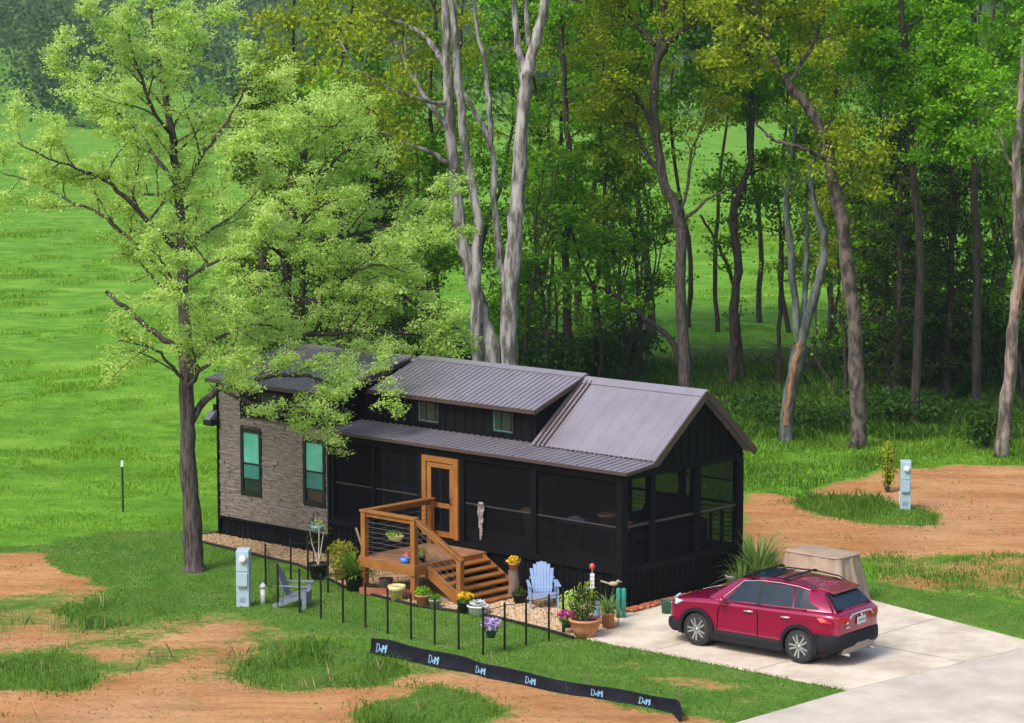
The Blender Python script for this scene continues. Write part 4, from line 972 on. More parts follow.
# ---------------- covered grill: a draped tan cover
CV = empty('covered_grill', hw(2.40, 3.95, .02), -HA, 'boxy tan cover draped over a grill behind the red car', 'cover')
CV.location.x += 0; V = []; F = []
nu, nv = 72, 14; hx_, hy_, hz_ = .74, .46, 1.06
def rect(a, rx, ry, p=8):
    c, s = math.cos(a), math.sin(a); k = (abs(c) ** p + abs(s) ** p) ** (-1 / p); return rx * c * k, ry * s * k
for j in range(nv + 1):
    f = j / nv
    for i in range(nu):
        a = 2 * PI * i / nu; fl = (1 - f) ** 1.2 * (1 + 1.1 * max(0, math.cos(a))); fold = (.05 * math.sin(9 * a + 1) + .045 * math.sin(17 * a) + .04 * math.sin(5 * a + 2) + .02 * math.sin(29 * a)) * (1 - f) ** .6
        x, y = rect(a, hx_ + .10 * fl + fold, hy_ + .10 * fl + fold); zz = hz_ * f - (.02 * (1 - abs(math.sin(a * 2))) if j == nv else 0); V.append((x, y, zz - .015 * (j == nv)))
for j in range(nv):
    for i in range(nu): F.append((j * nu + i, j * nu + (i + 1) % nu, (j + 1) * nu + (i + 1) % nu, (j + 1) * nu + i))
for ring, (sc_, dz_) in enumerate(((.94, .0), (.7, .012), (.35, .02))):
    base = len(V)
    for i in range(nu): x, y, z = V[nv * nu + i]; V.append((x * sc_, y * sc_, hz_ + dz_ + .01 * math.sin(3 * x + 5 * y)))
    prev = base - nu
    for i in range(nu): F.append((prev + i, prev + (i + 1) % nu, base + (i + 1) % nu, base + i))
F.append(tuple(range(len(V) - nu, len(V)))); b = MB(); b.add(V, F, True); b.build('cover', M['tan'], CV)
b = MB(); b.tube([(*rect(2 * PI * i / 36, hx_ + .012, hy_ + .012), hz_ - .025) for i in range(37)], .012, 6, False); b.build('seam', M['tan'], CV)

# ================================================================== the red car (local +x forward, wheels on z = 0)
CAR = empty('parked_car', (hw(4.45, -.50)[0] - .085, hw(4.45, -.50)[1] - .06, .03), math.radians(141.0), 'dark red compact suv with black roof bars parked on the concrete driveway', 'car')
CAR.scale = (.905, .94, .945)
ST = [(2.27, .42, .56, .74, .70), (2.20, .30, .74, .86, .80), (2.02, .24, .86, .96, .90), (1.75, .23, .915, 1.01, .96), (1.345, .22, .925, 1.05, 1.0), (1.0, .22, .925, 1.08, 1.03), (.5, .22, .915, 1.09, 1.04), (-.2, .22, .915, 1.10, 1.05), (-.8, .22, .92, 1.12, 1.07), (-1.345, .22, .93, 1.14, 1.09), (-1.8, .24, .925, 1.15, 1.10), (-2.1, .30, .89, 1.14, 1.09), (-2.24, .38, .82, 1.12, 1.06), (-2.31, .48, .74, 1.04, .98)]
V = []; F = []; prof = []
for x, zb, w, zt, zs in ST:
    half = [(0, zb), (w * .75, zb), (w * .97, zb + .07), (w * .985, .55 if zb < .4 else zb + .12), (w * .965, (.55 + zs) / 2 + .03), (w, zs - .06), (w * .975, zs), (w * .90, zt - .01), (w * .55, zt + .012), (0, zt + .02)]
    ring = [(x, y, z) for y, z in half] + [(x, -y, z) for y, z in half[-2:0:-1]]; V += ring
nr = 18
for i in range(len(ST) - 1):
    for k in range(nr): F.append((i * nr + k, i * nr + (k + 1) % nr, (i + 1) * nr + (k + 1) % nr, (i + 1) * nr + k))
for base in (0, (len(ST) - 1) * nr):                   # end caps as strips of quads
    for k in range(9):
        a, c = base + k, base + k + 1; d_, e_ = base + (nr - k - 1) % nr, base + (nr - k) % nr
        F.append((a, c, d_, e_) if len({a, c, d_, e_}) == 4 else tuple(dict.fromkeys((a, c, d_, e_))))
b = MB(); b.add(V, F, True); me = b.mesh('car_body', M['carred']); tmp = link('car_body_cage', me)
sb = tmp.modifiers.new('s', 'SUBSURF'); sb.levels = 2; sb.render_levels = 2
cb = MB()
for x in (1.345, -1.345):
    for s in (-1, 1): cb.lathe([(.405, s * .55), (.405, s * 1.2)] if s > 0 else [(.405, -1.2), (.405, -.55)], (x, 0, .365), 40, 'y')
cut = link('car_cut', cb.mesh('car_cut', M['carclad']))
bo = tmp.modifiers.new('b', 'BOOLEAN'); bo.object = cut; bo.operation = 'DIFFERENCE'; bo.solver = 'EXACT'
bpy.context.view_layer.update(); dg = bpy.context.evaluated_depsgraph_get()
nme = bpy.data.meshes.new_from_object(tmp.evaluated_get(dg)); nme.name = 'body'
bpy.data.objects.remove(tmp); bpy.data.objects.remove(cut)
body = link('body', nme, CAR)
for p in nme.polygons: p.use_smooth = True
# greenhouse
BZ, TZ = 1.07, 1.60
gv = [(1.02, .80, BZ - .01), (.22, .60, TZ + .03), (-.6, .615, TZ + .055), (-1.72, .60, TZ + .015), (-2.16, .76, BZ + .02)]
GW = [(1.14, .72, 1.06), (.42, .585, 1.53), (.05, .60, 1.585), (-.6, .612, 1.61), (-1.3, .60, 1.585), (-1.78, .575, 1.50), (-2.17, .72, 1.13)]
V = []; F = []
BELT = {0: (1.14, .80, 1.0), 1: (.70, .862, 1.03), 2: (.15, .872, 1.06), 3: (-.6, .878, 1.085), 4: (-1.3, .872, 1.115), 5: (-1.92, .82, 1.15), 6: (-2.17, .72, 1.13)}
for i, (x, y, z) in enumerate(GW):
    bx, by, bz = BELT[i]
    if i in (0, 6): half = [(x, 0, z + .02), (x, y * .5, z + .015), (x, y, z), (bx, by, bz)]
    else: half = [(x, 0, z + .045), (x, y * .55, z + .035), (x, y, z), (bx, by, bz)]
    V += half + [(a, -c, d_) for a, c, d_ in half[1:]]
for i in range(len(GW) - 1):
    o0, o1 = i * 7, (i + 1) * 7
    for a, c in ((0, 1), (1, 2), (2, 3), (0, 4), (4, 5), (5, 6)): F.append((o0 + a, o0 + c, o1 + c, o1 + a))
b = MB(); b.add(V, F, False); gh = link('cabin', b.mesh('cabin', M['carred']), CAR)
bv = gh.modifiers.new('bv', 'BEVEL'); bv.width = .06; bv.segments = 3; bv.limit_method = 'ANGLE'; bv.angle_limit = math.radians(22)
for p in gh.data.polygons: p.use_smooth = True


def side_pt(x, t, s, off=.008):                        # on the cabin side: t = 0 belt, 1 roof rail
    def lerp_tab(tab, x):
        tab = sorted(tab); 
        for (x0, y0, z0), (x1, y1, z1) in zip(tab[:-1], tab[1:]):
            if x <= x1: f = (x - x0) / (x1 - x0); return y0 + (y1 - y0) * f, z0 + (z1 - z0) * f
        return tab[-1][1:]
    y0, z0 = lerp_tab(list(BELT.values()), x); y1, z1 = lerp_tab(GW, x)
    return Vector((x, s * (y0 + (y1 - y0) * t + off), z0 + (z1 - z0) * t + off * .35))


def side_panel(name, quad, m, off=.008, n=8):
    for s in (1, -1):
        b = MB(); vs = []
        (xa0, t0), (xa1, _), (xb1, t1), (xb0, _2) = quad
        for j in range(n + 1):
            for i in range(n + 1):
                f, g = i / n, j / n; t = t0 + (t1 - t0) * g; x = (xa0 * (1 - f) + xa1 * f) * (1 - g) + (xb0 * (1 - f) + xb1 * f) * g; vs.append(side_pt(x, t, s, off))
        b.add(vs, [(j * (n + 1) + i, j * (n + 1) + i + 1, (j + 1) * (n + 1) + i + 1, (j + 1) * (n + 1) + i) for j in range(n) for i in range(n)], False)
        o = b.build(name, m, CAR); k = o.modifiers.new('t', 'SOLIDIFY'); k.thickness = .006


side_panel('side_window', ((.66, .10), (-.22, .10), (-.22, .88), (.235, .88)), M['carglass'])
side_panel('side_window', ((-.30, .10), (-1.12, .10), (-1.06, .88), (-.30, .88)), M['carglass'])
side_panel('quarter_window', ((-1.17, .10), (-1.80, .22), (-1.46, .86), (-1.10, .88)), M['carglass'])
side_panel('window_pillar', ((-.20, .05), (-.32, .05), (-.32, .91), (-.20, .91)), M['blackmetal'], .004)
for s in (1, -1):
    pts = [side_pt(x, t, s, .014) for x, t in ((.86, .08), (.70, .26), (.50, .58), (.26, .90), (-.2, .935), (-.7, .94), (-1.15, .93), (-1.46, .90))]
    MB().tube(pts, .012, 6).build('chrome_trim', M['chrome'], CAR)
    MB().tube([side_pt(x, .03, s, .012) for x in (.75, .3, -.3, -.9, -1.5)], .010, 6).build('belt_trim', M['blackmetal'], CAR)
def plane_panel(name, q, m, th=.01, parent=CAR): b = MB(); b.slab(q, th); return b.build(name, m, parent, .003)
plane_panel('windshield', [(1.07, -.64, 1.115), (1.07, .64, 1.115), (.47, .53, 1.515), (.47, -.53, 1.515)], M['carglass'])
plane_panel('rear_window', [(-2.155, -.60, 1.19), (-2.155, .60, 1.19), (-1.86, .50, 1.47), (-1.86, -.50, 1.47)], M['carglass'], .02)
plane_panel('sunroof', [(.36, -.42, 1.622), (.36, .42, 1.622), (-.38, .42, 1.662), (-.38, -.42, 1.662)], M['carglass'], .012)
b = MB(); b.slab([(-1.58, -.55, 1.575), (-1.58, .55, 1.575), (-1.97, .52, 1.515), (-1.97, -.52, 1.515)], .045); b.build('spoiler', M['carred'], CAR, .012)
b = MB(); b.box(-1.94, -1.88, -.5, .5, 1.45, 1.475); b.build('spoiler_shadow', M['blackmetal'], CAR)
for s in (1, -1):
    b = MB(); b.slab([(-2.165, s * .60, 1.17), (-2.10, s * .765, 1.15), (-1.79, s * .60, 1.48), (-1.84, s * .51, 1.49)], .02); b.build('rear_pillar', M['blackmetal'], CAR, .004)
    b = MB(); b.tube([(.10, s * .585, 1.60), (-.05, s * .575, 1.645), (-.8, s * .575, 1.665), (-1.40, s * .565, 1.63), (-1.55, s * .56, 1.57)], .017, 7); b.build('roof_rail', M['blackmetal'], CAR)
    b = MB(); b.slab([(-2.345, s * .42, 1.03), (-2.26, s * .76, 1.07), (-2.26, s * .79, .93), (-2.35, s * .42, .945)], .05); b.slab([(-2.27, s * .76, 1.07), (-1.80, s * .945, 1.035), (-1.92, s * .955, .94), (-2.26, s * .80, .92)], .06); b.build('tail_lamp', M['taillight'], CAR, .012)
    b = MB(); b.slab([(2.24, s * .56, .90), (1.96, s * .86, .965), (1.70, s * .935, .95), (1.92, s * .925, .84)], .05); b.slab([(2.245, s * .50, .84), (2.15, s * .76, .84), (2.15, s * .76, .78), (2.25, s * .5, .78)], .05); b.build('headlight', M['headlamp'], CAR, .01)
    b = MB(); b.ball((.60, s * 1.0, 1.10), .12, 12, 8, (.7, .8, .65)); b.bar((.66, s * .86, 1.06), (.62, s * .96, 1.08), .05, .04); b.build('mirror', M['carred'], CAR)
    for x in (-.02, -.98):
        b = MB(); b.tube([(x + .10, s * .915, .935), (x + .07, s * .945, .94), (x - .10, s * .945, .945), (x - .13, s * .915, .945)], .016, 7); b.build('door_handle', M['chrome'], CAR)
    # lower cladding, arches
    b = MB(); b.box(-.92, .92, s * .86, s * .945, .20, .36); b.slab([(.90, s * .945, .36), (-.90, s * .945, .36), (-.90, s * .905, .43), (.90, s * .905, .43)], .03); b.build('sill_cladding', M['carclad'], CAR, .01)
    for x in (1.345, -1.345):
        b = MB(); a0, a1, nn_ = -.28, PI + .28, 22; poly = [(x + .475 * math.cos(a0 + (a1 - a0) * k / nn_), .365 + .47 * math.sin(a0 + (a1 - a0) * k / nn_)) for k in range(nn_ + 1)] + [(x + .395 * math.cos(a1 - (a1 - a0) * k / nn_), .365 + .395 * math.sin(a1 - (a1 - a0) * k / nn_)) for k in range(nn_ + 1)]
        vs = [(px_, s * .82, pz_) for px_, pz_ in poly] + [(px_, s * .95, pz_) for px_, pz_ in poly]; n_ = nn_ + 1; fs = []
        for k in range(nn_):
            i0, i1, j0, j1 = k, k + 1, 2 * n_ - 1 - k, 2 * n_ - 2 - k; fs += [(i0, i1, j1, j0), (i0 + 2 * n_, i1 + 2 * n_, j1 + 2 * n_, j0 + 2 * n_), (i0, i1, i1 + 2 * n_, i0 + 2 * n_), (j0, j1, j1 + 2 * n_, j0 + 2 * n_)]
        b.add(vs, fs); b.build('wheel_arch', M['carclad'], CAR, .006)
        w = MB().lathe([(.24, -.11), (.33, -.115), (.36, -.085), (.365, 0), (.36, .085), (.33, .115), (.24, .11)], (x, s * .80, .365), 40, 'y').build('wheel', M['tyre'], CAR)
        b = MB(); yo = s * .80 + s * .10
        b.lathe([(.238, s * .80 - s * .10), (.238, yo), (.252, yo + s * .012), (.252, yo), (.2, s * .80)], (x, 0, .365), 36, 'y')
        for k in range(10):
            a = 2 * PI * k / 10 + .2; c, d_ = math.cos(a), math.sin(a)
            a2 = a + (.10 if k % 2 else -.10); b.bar((x + .05 * c, yo - s * .004, .365 + .05 * d_), (x + .236 * math.cos(a2), yo + s * .006, .365 + .236 * math.sin(a2)), .04, .03, (0, 1, 0))
        b.lathe([(.04, yo - s * .02), (.04, yo + s * .010), (.01, yo + s * .012)], (x, 0, .365), 16, 'y'); rim = b.build('rim', M['alloy'], w)
        MB().lathe([(.236, yo - s * .05), (.01, yo - s * .045)], (x, 0, .365), 30, 'y').build('brake_disc', M['blackmetal'], w)
        MB().lathe([(.40, s * .50), (.40, s * .69), (.02, s * .69)], (x, 0, .365), 30, 'y').build('wheel_well', M['blackmetal'], CAR)
for x in (.08, -.78):
    b = MB()
    for s in (1, -1): b.box(x - .04, x + .06, s * .58 - .035, s * .58 + .035, 1.64, 1.685)
    b.bar((x, -.58, 1.69), (x, .58, 1.69), .06, .028); b.build('roof_bar', M['blackmetal'], CAR, .006)
b = MB(); b.ball((-1.52, 0, 1.60), .03, 10, 6, (1.5, .5, .9)); b.build('antenna_fin', M['carred'], CAR)
# seams
b = MB()
for s in (1, -1):
    for xs in ([(.70, 1.0), (.78, .8), (.80, .44)], [(-.26, 1.02), (-.27, .8), (-.27, .44)]):
        for (xa, za), (xc, zc) in zip(xs[:-1], xs[1:]): b.bar((xa, s * .902, za), (xc, s * .902, zc), .012, .03, (0, 1, 0))
b.build('door_seam', M['carclad'], CAR)
# rear end
def wrap(name, half, z0, z1, m, th=.03):
    path = [(x, y) for x, y in half] + [(x, -y) for x, y in half[-2::-1]]; b = MB(); vs = []
    for k, (x, y) in enumerate(path):
        d_ = 1 if x > 0 else -1; vs += [(x - d_ * .05, y, z0), (x, y, z0 + .06), (x + d_ * .012, y, (z0 + z1) / 2), (x, y, z1 - .03), (x - d_ * .05, y * .985, z1)]
    b.add(vs, [(k * 5 + j, k * 5 + j + 1, k * 5 + j + 6, k * 5 + j + 5) for k in range(len(path) - 1) for j in range(4)], True); o = b.build(name, m, CAR); q = o.modifiers.new('t', 'SOLIDIFY'); q.thickness = th; return o
wrap('rear_bumper', [(-1.76, .945), (-2.0, .935), (-2.2, .86), (-2.32, .70), (-2.37, .45), (-2.385, 0)], .36, .70, M['carclad'])
wrap('skid_plate', [(-2.28, .62), (-2.35, .48), (-2.385, .2), (-2.39, 0)], .27, .50, M['skid'])
b = MB(); b.tube([(-2.325, .46, .985), (-2.335, .36, 1.075), (-2.345, 0, 1.09), (-2.335, -.36, 1.075), (-2.325, -.46, .985)], .020, 7); b.build('tailgate_trim', M['chrome'], CAR)
pl = MB().box(-2.352, -2.335, -.16, .16, .84, .99).build('licence_plate', M['plate'], CAR, .003); b = MB()
for k in range(6): b.box(-2.3545, -2.3525, -.13 + k * .045, -.10 + k * .045, .89, .945)
b.build('plate_digits', M['greydark'], pl)
MB().lathe([(.035, -2.352), (.04, -2.345), (.035, -2.34)], (0, 0, 1.03), 16, 'x').build('badge', M['chrome'], CAR)
b = MB(); b.box(-2.343, -2.333, .46, .60, .82, .845); b.box(-2.335, -2.325, .50, .56, .90, .94); b.build('model_badge', M['chrome'], CAR)
for s in (1, -1): MB().lathe([(.035, -2.36), (.035, -2.1)], (0, s * .48, .25), 12, 'x').build('exhaust_tip', M['alloy'], CAR)
wrap('front_bumper', [(1.80, .945), (2.02, .925), (2.18, .80), (2.27, .60), (2.31, .3), (2.32, 0)], .27, .52, M['carclad'])
b = MB(); b.box(2.25, 2.285, -.42, .42, .58, .76); b.build('grille', M['carclad'], CAR, .01)
MB().box(-1.9, 1.9, -.75, .75, .17, .30).build('underbody', M['blackmetal'], CAR, .03)
# ================================================================== trees
class Tree:
    def __init__(s, seed): s.r = np.random.default_rng(seed); s.br = []; s.tips = []; s.big = 0
    def smooth(s, pts, per=4, jit=0.0):
        P = np.array(pts, float); n = len(P); out = []
        for i in range(n - 1):
            p0, p1, p2, p3 = P[max(i - 1, 0)], P[i], P[i + 1], P[min(i + 2, n - 1)]
            for k in range(per):
                t = k / per; out.append(.5 * ((2 * p1) + (p2 - p0) * t + (2 * p0 - 5 * p1 + 4 * p2 - p3) * t * t + (3 * p1 - p0 - 3 * p2 + p3) * t ** 3))
        out.append(P[-1]); out = np.array(out)
        if jit: out[1:-1] += s.r.normal(size=(len(out) - 2, 3)) * jit
        return out
    def limb(s, pts, r0, r1, sides=9, per=4, jit=.02, pw=1.0):
        P = s.smooth(pts, per, jit); t = np.linspace(0, 1, len(P)) ** pw; R = r0 + (r1 - r0) * t; R = R * s.r.uniform(.92, 1.09, len(R)); s.br.append((P, R, sides)); return P, R
    def sprout(s, P, R, n, L, ang, up, lvl, t0=.3, t1=1.0, ratio=.55, nk=5, rmax=.6, flat=1.0, kids=(5, 4), wig=.16):
        r = s.r; seg = np.linalg.norm(np.diff(P, axis=0), axis=1); cum = np.concatenate([[0], np.cumsum(seg)]); tot = cum[-1]
        for i in range(n):
            t = t0 + (t1 - t0) * (i + r.random()) / n; d = t * tot; k = min(np.searchsorted(cum, d, 'right') - 1, len(P) - 2); f = (d - cum[k]) / max(seg[k], 1e-6)
            p = P[k] * (1 - f) + P[k + 1] * f; tan = (P[k + 1] - P[k]) / max(seg[k], 1e-6); rad = R[k] * (1 - f) + R[k + 1] * f
            v = r.normal(size=3); v[2] *= flat; v -= tan * v.dot(tan); v /= max(np.linalg.norm(v), 1e-6); a = math.radians(ang) * r.uniform(.7, 1.25)
            dirn = tan * math.cos(a) + v * math.sin(a); dirn[2] += up; dirn /= np.linalg.norm(dirn)
            l = L * r.uniform(.65, 1.2) * (1.1 - .45 * t); q = [p]; dd = dirn.copy()
            for _ in range(nk): dd = dd + r.normal(size=3) * wig * np.array([1, 1, .8]) + np.array([0, 0, up * .12]); dd /= np.linalg.norm(dd); q.append(q[-1] + dd * l / nk)
            q = np.array(q); rr = min(rad * rmax, .012 + l * .022); RR = np.linspace(rr, max(rr * .25, .004), len(q)); s.br.append((q, RR, 6 if rr > .03 else 4))
            if lvl > 0: s.sprout(q, RR, kids[0], l * ratio, ang, up, lvl - 1, .25, 1.0, ratio, max(nk - 1, 3), rmax, flat, kids[1:] or (3,), wig)
            if lvl <= 1: s.tips.append(q)
    def trunk_mesh(s, name, m):
        V = []; F = []; off = 0
        for P, R, n in s.br:
            T = np.gradient(P, axis=0); T = unit(T); ref = np.array([1., .2, .1]) if abs(T[0, 0]) < .8 else np.array([.1, 1., .2])
            A = unit(np.cross(T, ref)); B_ = np.cross(T, A); a = np.arange(n) * 2 * PI / n
            ring = P[:, None] + (A[:, None] * np.cos(a)[None, :, None] + B_[:, None] * np.sin(a)[None, :, None]) * R[:, None, None]
            V.append(ring.reshape(-1, 3)); k = len(P); i = (np.arange(k - 1)[:, None] * n + np.arange(n)[None]).ravel(); j = (np.arange(k - 1)[:, None] * n + (np.arange(n)[None] + 1) % n).ravel()
            F.append(np.stack([i, j, j + n, i + n], 1) + off); off += k * n
        return np_mesh(name, np.concatenate(V), np.concatenate(F), m, None, True)
    def leaves(s, per_tip, sigma, size, keep=None, zs=.42):
        r = s.r; pts = []; ti = []
        for q in s.tips:
            t = r.random(per_tip) ** .7; k = np.minimum((t * (len(q) - 1)).astype(int), len(q) - 2); f = t * (len(q) - 1) - k
            p = q[k] * (1 - f)[:, None] + q[k + 1] * f[:, None] + r.normal(size=(per_tip, 3)) * sigma * np.array([1, 1, zs]); pts.append(p); ti.append(np.full(per_tip, r.normal(.48, .16)))
        P = np.concatenate(pts); T = np.concatenate(ti) + r.normal(size=len(P)) * .14
        if keep is not None: k = keep(P); P, T = P[k], T[k]
        return P, T


def finish(tr, name, base, bark, leafm, per_tip, sigma, size, label, flat=.45, group=None, cat='tree', aspect=.6):
    base = np.array(base, float); e = empty(name, tuple(base), 0, label, cat, group)
    for i, (P, R, n) in enumerate(tr.br): tr.br[i] = (P - base, R, n)
    tr.tips = [q - base for q in tr.tips]
    link('trunk', tr.trunk_mesh('trunk', bark), e)
    if tr.tips and per_tip:
        P, T = tr.leaves(per_tip, sigma, size); link('crown', leaf_mesh('crown', P, size, leafm, T, tr.r, aspect, flat), e)
    return e


def px(dist, *pts): return [D(p[0], p[1], dist + (p[2] if len(p) > 2 else 0)) for p in pts]


# ---- the big spring-green tree in front of the house
d0 = 58.95; T = Tree(11); base = G(194, 571)
trk = [(base[0], base[1], -.1)] + px(d0, (193, 540), (190, 480), (187, 420), (186, 360), (183, 300), (182, 240), (176, 180), (171, 130), (162, 80), (154, 35), (150, 8))
P, R = T.limb(trk, .25, .03, 12, 4, .015, .8); T.br[-1][1][:3] *= [1.35, 1.15, 1.05]
limbs = [
    (px(d0, (182, 255), (150, 222, -.5), (118, 190, -1), (91, 174, -1.4), (60, 162, -1.8), (17, 142, -2)), .075, 11),
    (px(d0, (184, 300), (160, 268, .6), (130, 240, 1.0), (100, 215, 1.3), (66, 199, 1.6), (36, 183, 1.8), (0, 172, 2)), .065, 11),
    (px(d0, (177, 185), (150, 150, .5), (128, 122, 1), (95, 95, 1.5), (62, 72, 2)), .06, 11),
    (px(d0, (172, 135), (150, 105, -1), (138, 70, -1.6), (128, 35, -2), (115, 20, -2.2)), .05, 9),
    (px(d0, (178, 190), (200, 160, -.6), (222, 128, -1.2), (240, 100, -1.5), (252, 70, -1.6)), .06, 9),
    (px(d0, (165, 100), (185, 70, 1), (200, 40, 1.5), (205, 15, 2)), .04, 7),
    (px(d0, (182, 260), (205, 235, 1.2), (235, 215, 2), (258, 190, 2.4)), .06, 7),
    (px(d0, (183, 280), (215, 262, -.8), (240, 255, -1.4), (262, 252, -1.7)), .05, 6),
    (px(d0, (189, 425), (204, 402, .2), (222, 388, .3), (262, 378, .4), (305, 376, .5), (350, 388, .5), (392, 372, .4)), .10, 9),
    (px(d0, (222, 388, .3), (245, 402, -.2), (275, 405, -.4), (310, 408, -.3), (345, 410, -.2)), .05, 7),
    (px(d0, (187, 390), (205, 365, -1), (235, 350, -1.6), (265, 352, -2)), .06, 7),
    (px(d0, (187, 385), (168, 362, -.5), (150, 348, -.8), (118, 340, -1)), .05, 4),
    (px(d0, (186, 370), (215, 340, 1.0), (250, 325, 1.6), (285, 330, 1.8)), .06, 8),
    (px(d0, (176, 185), (160, 195, 1.6), (130, 190, 2.4), (105, 180, 3)), .05, 8),
    (px(d0, (183, 300), (175, 285, -2), (165, 265, -3), (150, 250, -3.6)), .05, 5),
]
for pts, r0, n in limbs:
    LP, LR = T.limb(pts, r0, .012, 8, 4, .02); T.sprout(LP, LR, int(n * 1.1), 1.45, 52, .12, 1, .2, 1.0, .5, 5, .6, .7, (5,), .2)
T.sprout(P, R, 26, 1.9, 62, .10, 1, .42, 1.0, .5, 5, .4, .8, (5,), .2)
LP, LR = T.limb(px(d0, (186, 352), (165, 340, -.1), (144, 324, -.1), (124, 307, -.1), (106, 291, -.1)), .085, .05, 8)      # broken stub, no leaves
finish(T, 'hackberry_tree', base, M['bark'], M['L_front'], 112, .11, .08, 'tall pale green tree with dark grey trunk before the stone end of the house', .62, cat='tree', aspect=.5)

# ---- second light tree behind the left end of the house
d1 = 66.5; T = Tree(12); base = (D(290, 440, d1)[0], d1, 0)
P, R = T.limb([(base[0], base[1], -.1)] + px(d1, (290, 420), (288, 330), (286, 250), (297, 190), (306, 145), (314, 108)), .24, .03, 10, 4, .02)
for pts, r0, n in [
    (px(d1, (287, 300), (320, 300, -1), (355, 290, -2), (395, 292, -2.6), (440, 322, -3), (462, 330, -3)), .09, 18),
    (px(d1, (288, 330), (325, 335, -1.5), (370, 330, -3), (410, 335, -3.0), (440, 335, -3.0)), .08, 13),
    (px(d1, (286, 245), (330, 240, .3), (375, 230, .6), (415, 215, .6), (440, 190, .4)), .08, 12),
    (px(d1, (330, 240), (372, 262, 0), (420, 245, .0), (455, 225, 0)), .05, 10),
    (px(d1, (296, 195), (325, 170, .5), (350, 150, 1), (368, 160, 1.2)), .05, 10),
    (px(d1, (300, 170), (282, 150, -.6), (270, 130, -1)), .05, 8), (px(d1, (306, 145), (330, 128, -1), (345, 118, -1.4)), .04, 8),
    (px(d1, (287, 260), (262, 240, -1.2), (245, 225, -1.8)), .06, 9), (px(d1, (287, 285), (255, 290, .8), (235, 285, 1.2)), .05, 8),
    (px(d1, (288, 325), (262, 320, -1.2), (240, 330, -2)), .05, 8), (px(d1, (287, 250), (310, 215, -1.8), (335, 200, -2.6)), .05, 9),
    (px(d1, (325, 300), (350, 275, -2.6), (378, 265, -3.2), (405, 272, -3.4)), .05, 12)]:
    LP, LR = T.limb(pts, r0, .012, 7, 4, .02); T.sprout(LP, LR, int(n * 1.4), 1.35, 52, .10, 1, .2, 1.0, .5, 5, .6, .7, (5,), .2)
T.sprout(P, R, 16, 1.3, 58, .1, 1, .5, 1.0, .5, 5, .4, .8, (5,), .2)
finish(T, 'spring_tree', base, M['barkdark'], M['L_front'], 66, .105, .086, 'pale green leafy tree behind the roof, its limbs drooping over the left end', .62, aspect=.5)

# ---- evergreen cedar between the two
def conifer(seed, base, h, rad, m, label, n=150, lift=.05, name='cedar_tree', per=60, size=.13, lo=.08, sig=.2):
    T = Tree(seed); r = T.r; P, R = T.limb([(base[0], base[1], -.1), (base[0] + .1, base[1], h * .5), (base[0], base[1], h)], h * .018, .02, 8, 5, .02)
    for k in range(n):
        f = lo + (1 - lo) * (k + r.random()) / n; az = r.uniform(0, 2 * PI); l = rad * (1 - f) ** .6 * r.uniform(.6, 1.15) * min(1, .55 + f * 2) + .15
        p = np.array([base[0], base[1], f * h]); dd = np.array([math.cos(az), math.sin(az), lift + r.normal() * .12]); q = [p + dd * l * t + np.array([0, 0, .25 * t * t * l * lift * 3]) for t in np.linspace(0, 1, 5)]
        q = np.array(q); T.br.append((q, np.linspace(.025, .006, 5), 4)); T.tips.append(q[1:])
    return finish(T, name, base, M['barkdark'], m, per, sig, size, label, .35, cat='evergreen tree')


conifer(21, (D(262, 400, 76)[0], 76, 0), 11.2, 1.9, M['L_cedar'], 'dark evergreen with yellow green tips between the two pale spring trees', 130, .3, per=75, size=.15)
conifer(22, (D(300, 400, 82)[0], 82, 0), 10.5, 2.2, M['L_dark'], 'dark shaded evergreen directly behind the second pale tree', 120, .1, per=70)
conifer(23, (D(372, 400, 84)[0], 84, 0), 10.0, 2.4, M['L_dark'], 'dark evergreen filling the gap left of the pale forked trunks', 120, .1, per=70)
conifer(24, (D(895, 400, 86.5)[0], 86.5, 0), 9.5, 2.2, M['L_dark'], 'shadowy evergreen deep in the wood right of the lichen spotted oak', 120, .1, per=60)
conifer(25, (D(945, 400, 88)[0], 88, 0), 10.0, 2.3, M['L_dark'], 'shadowy evergreen at the right side of the wood behind the straight dark trunk', 120, .1, per=60)

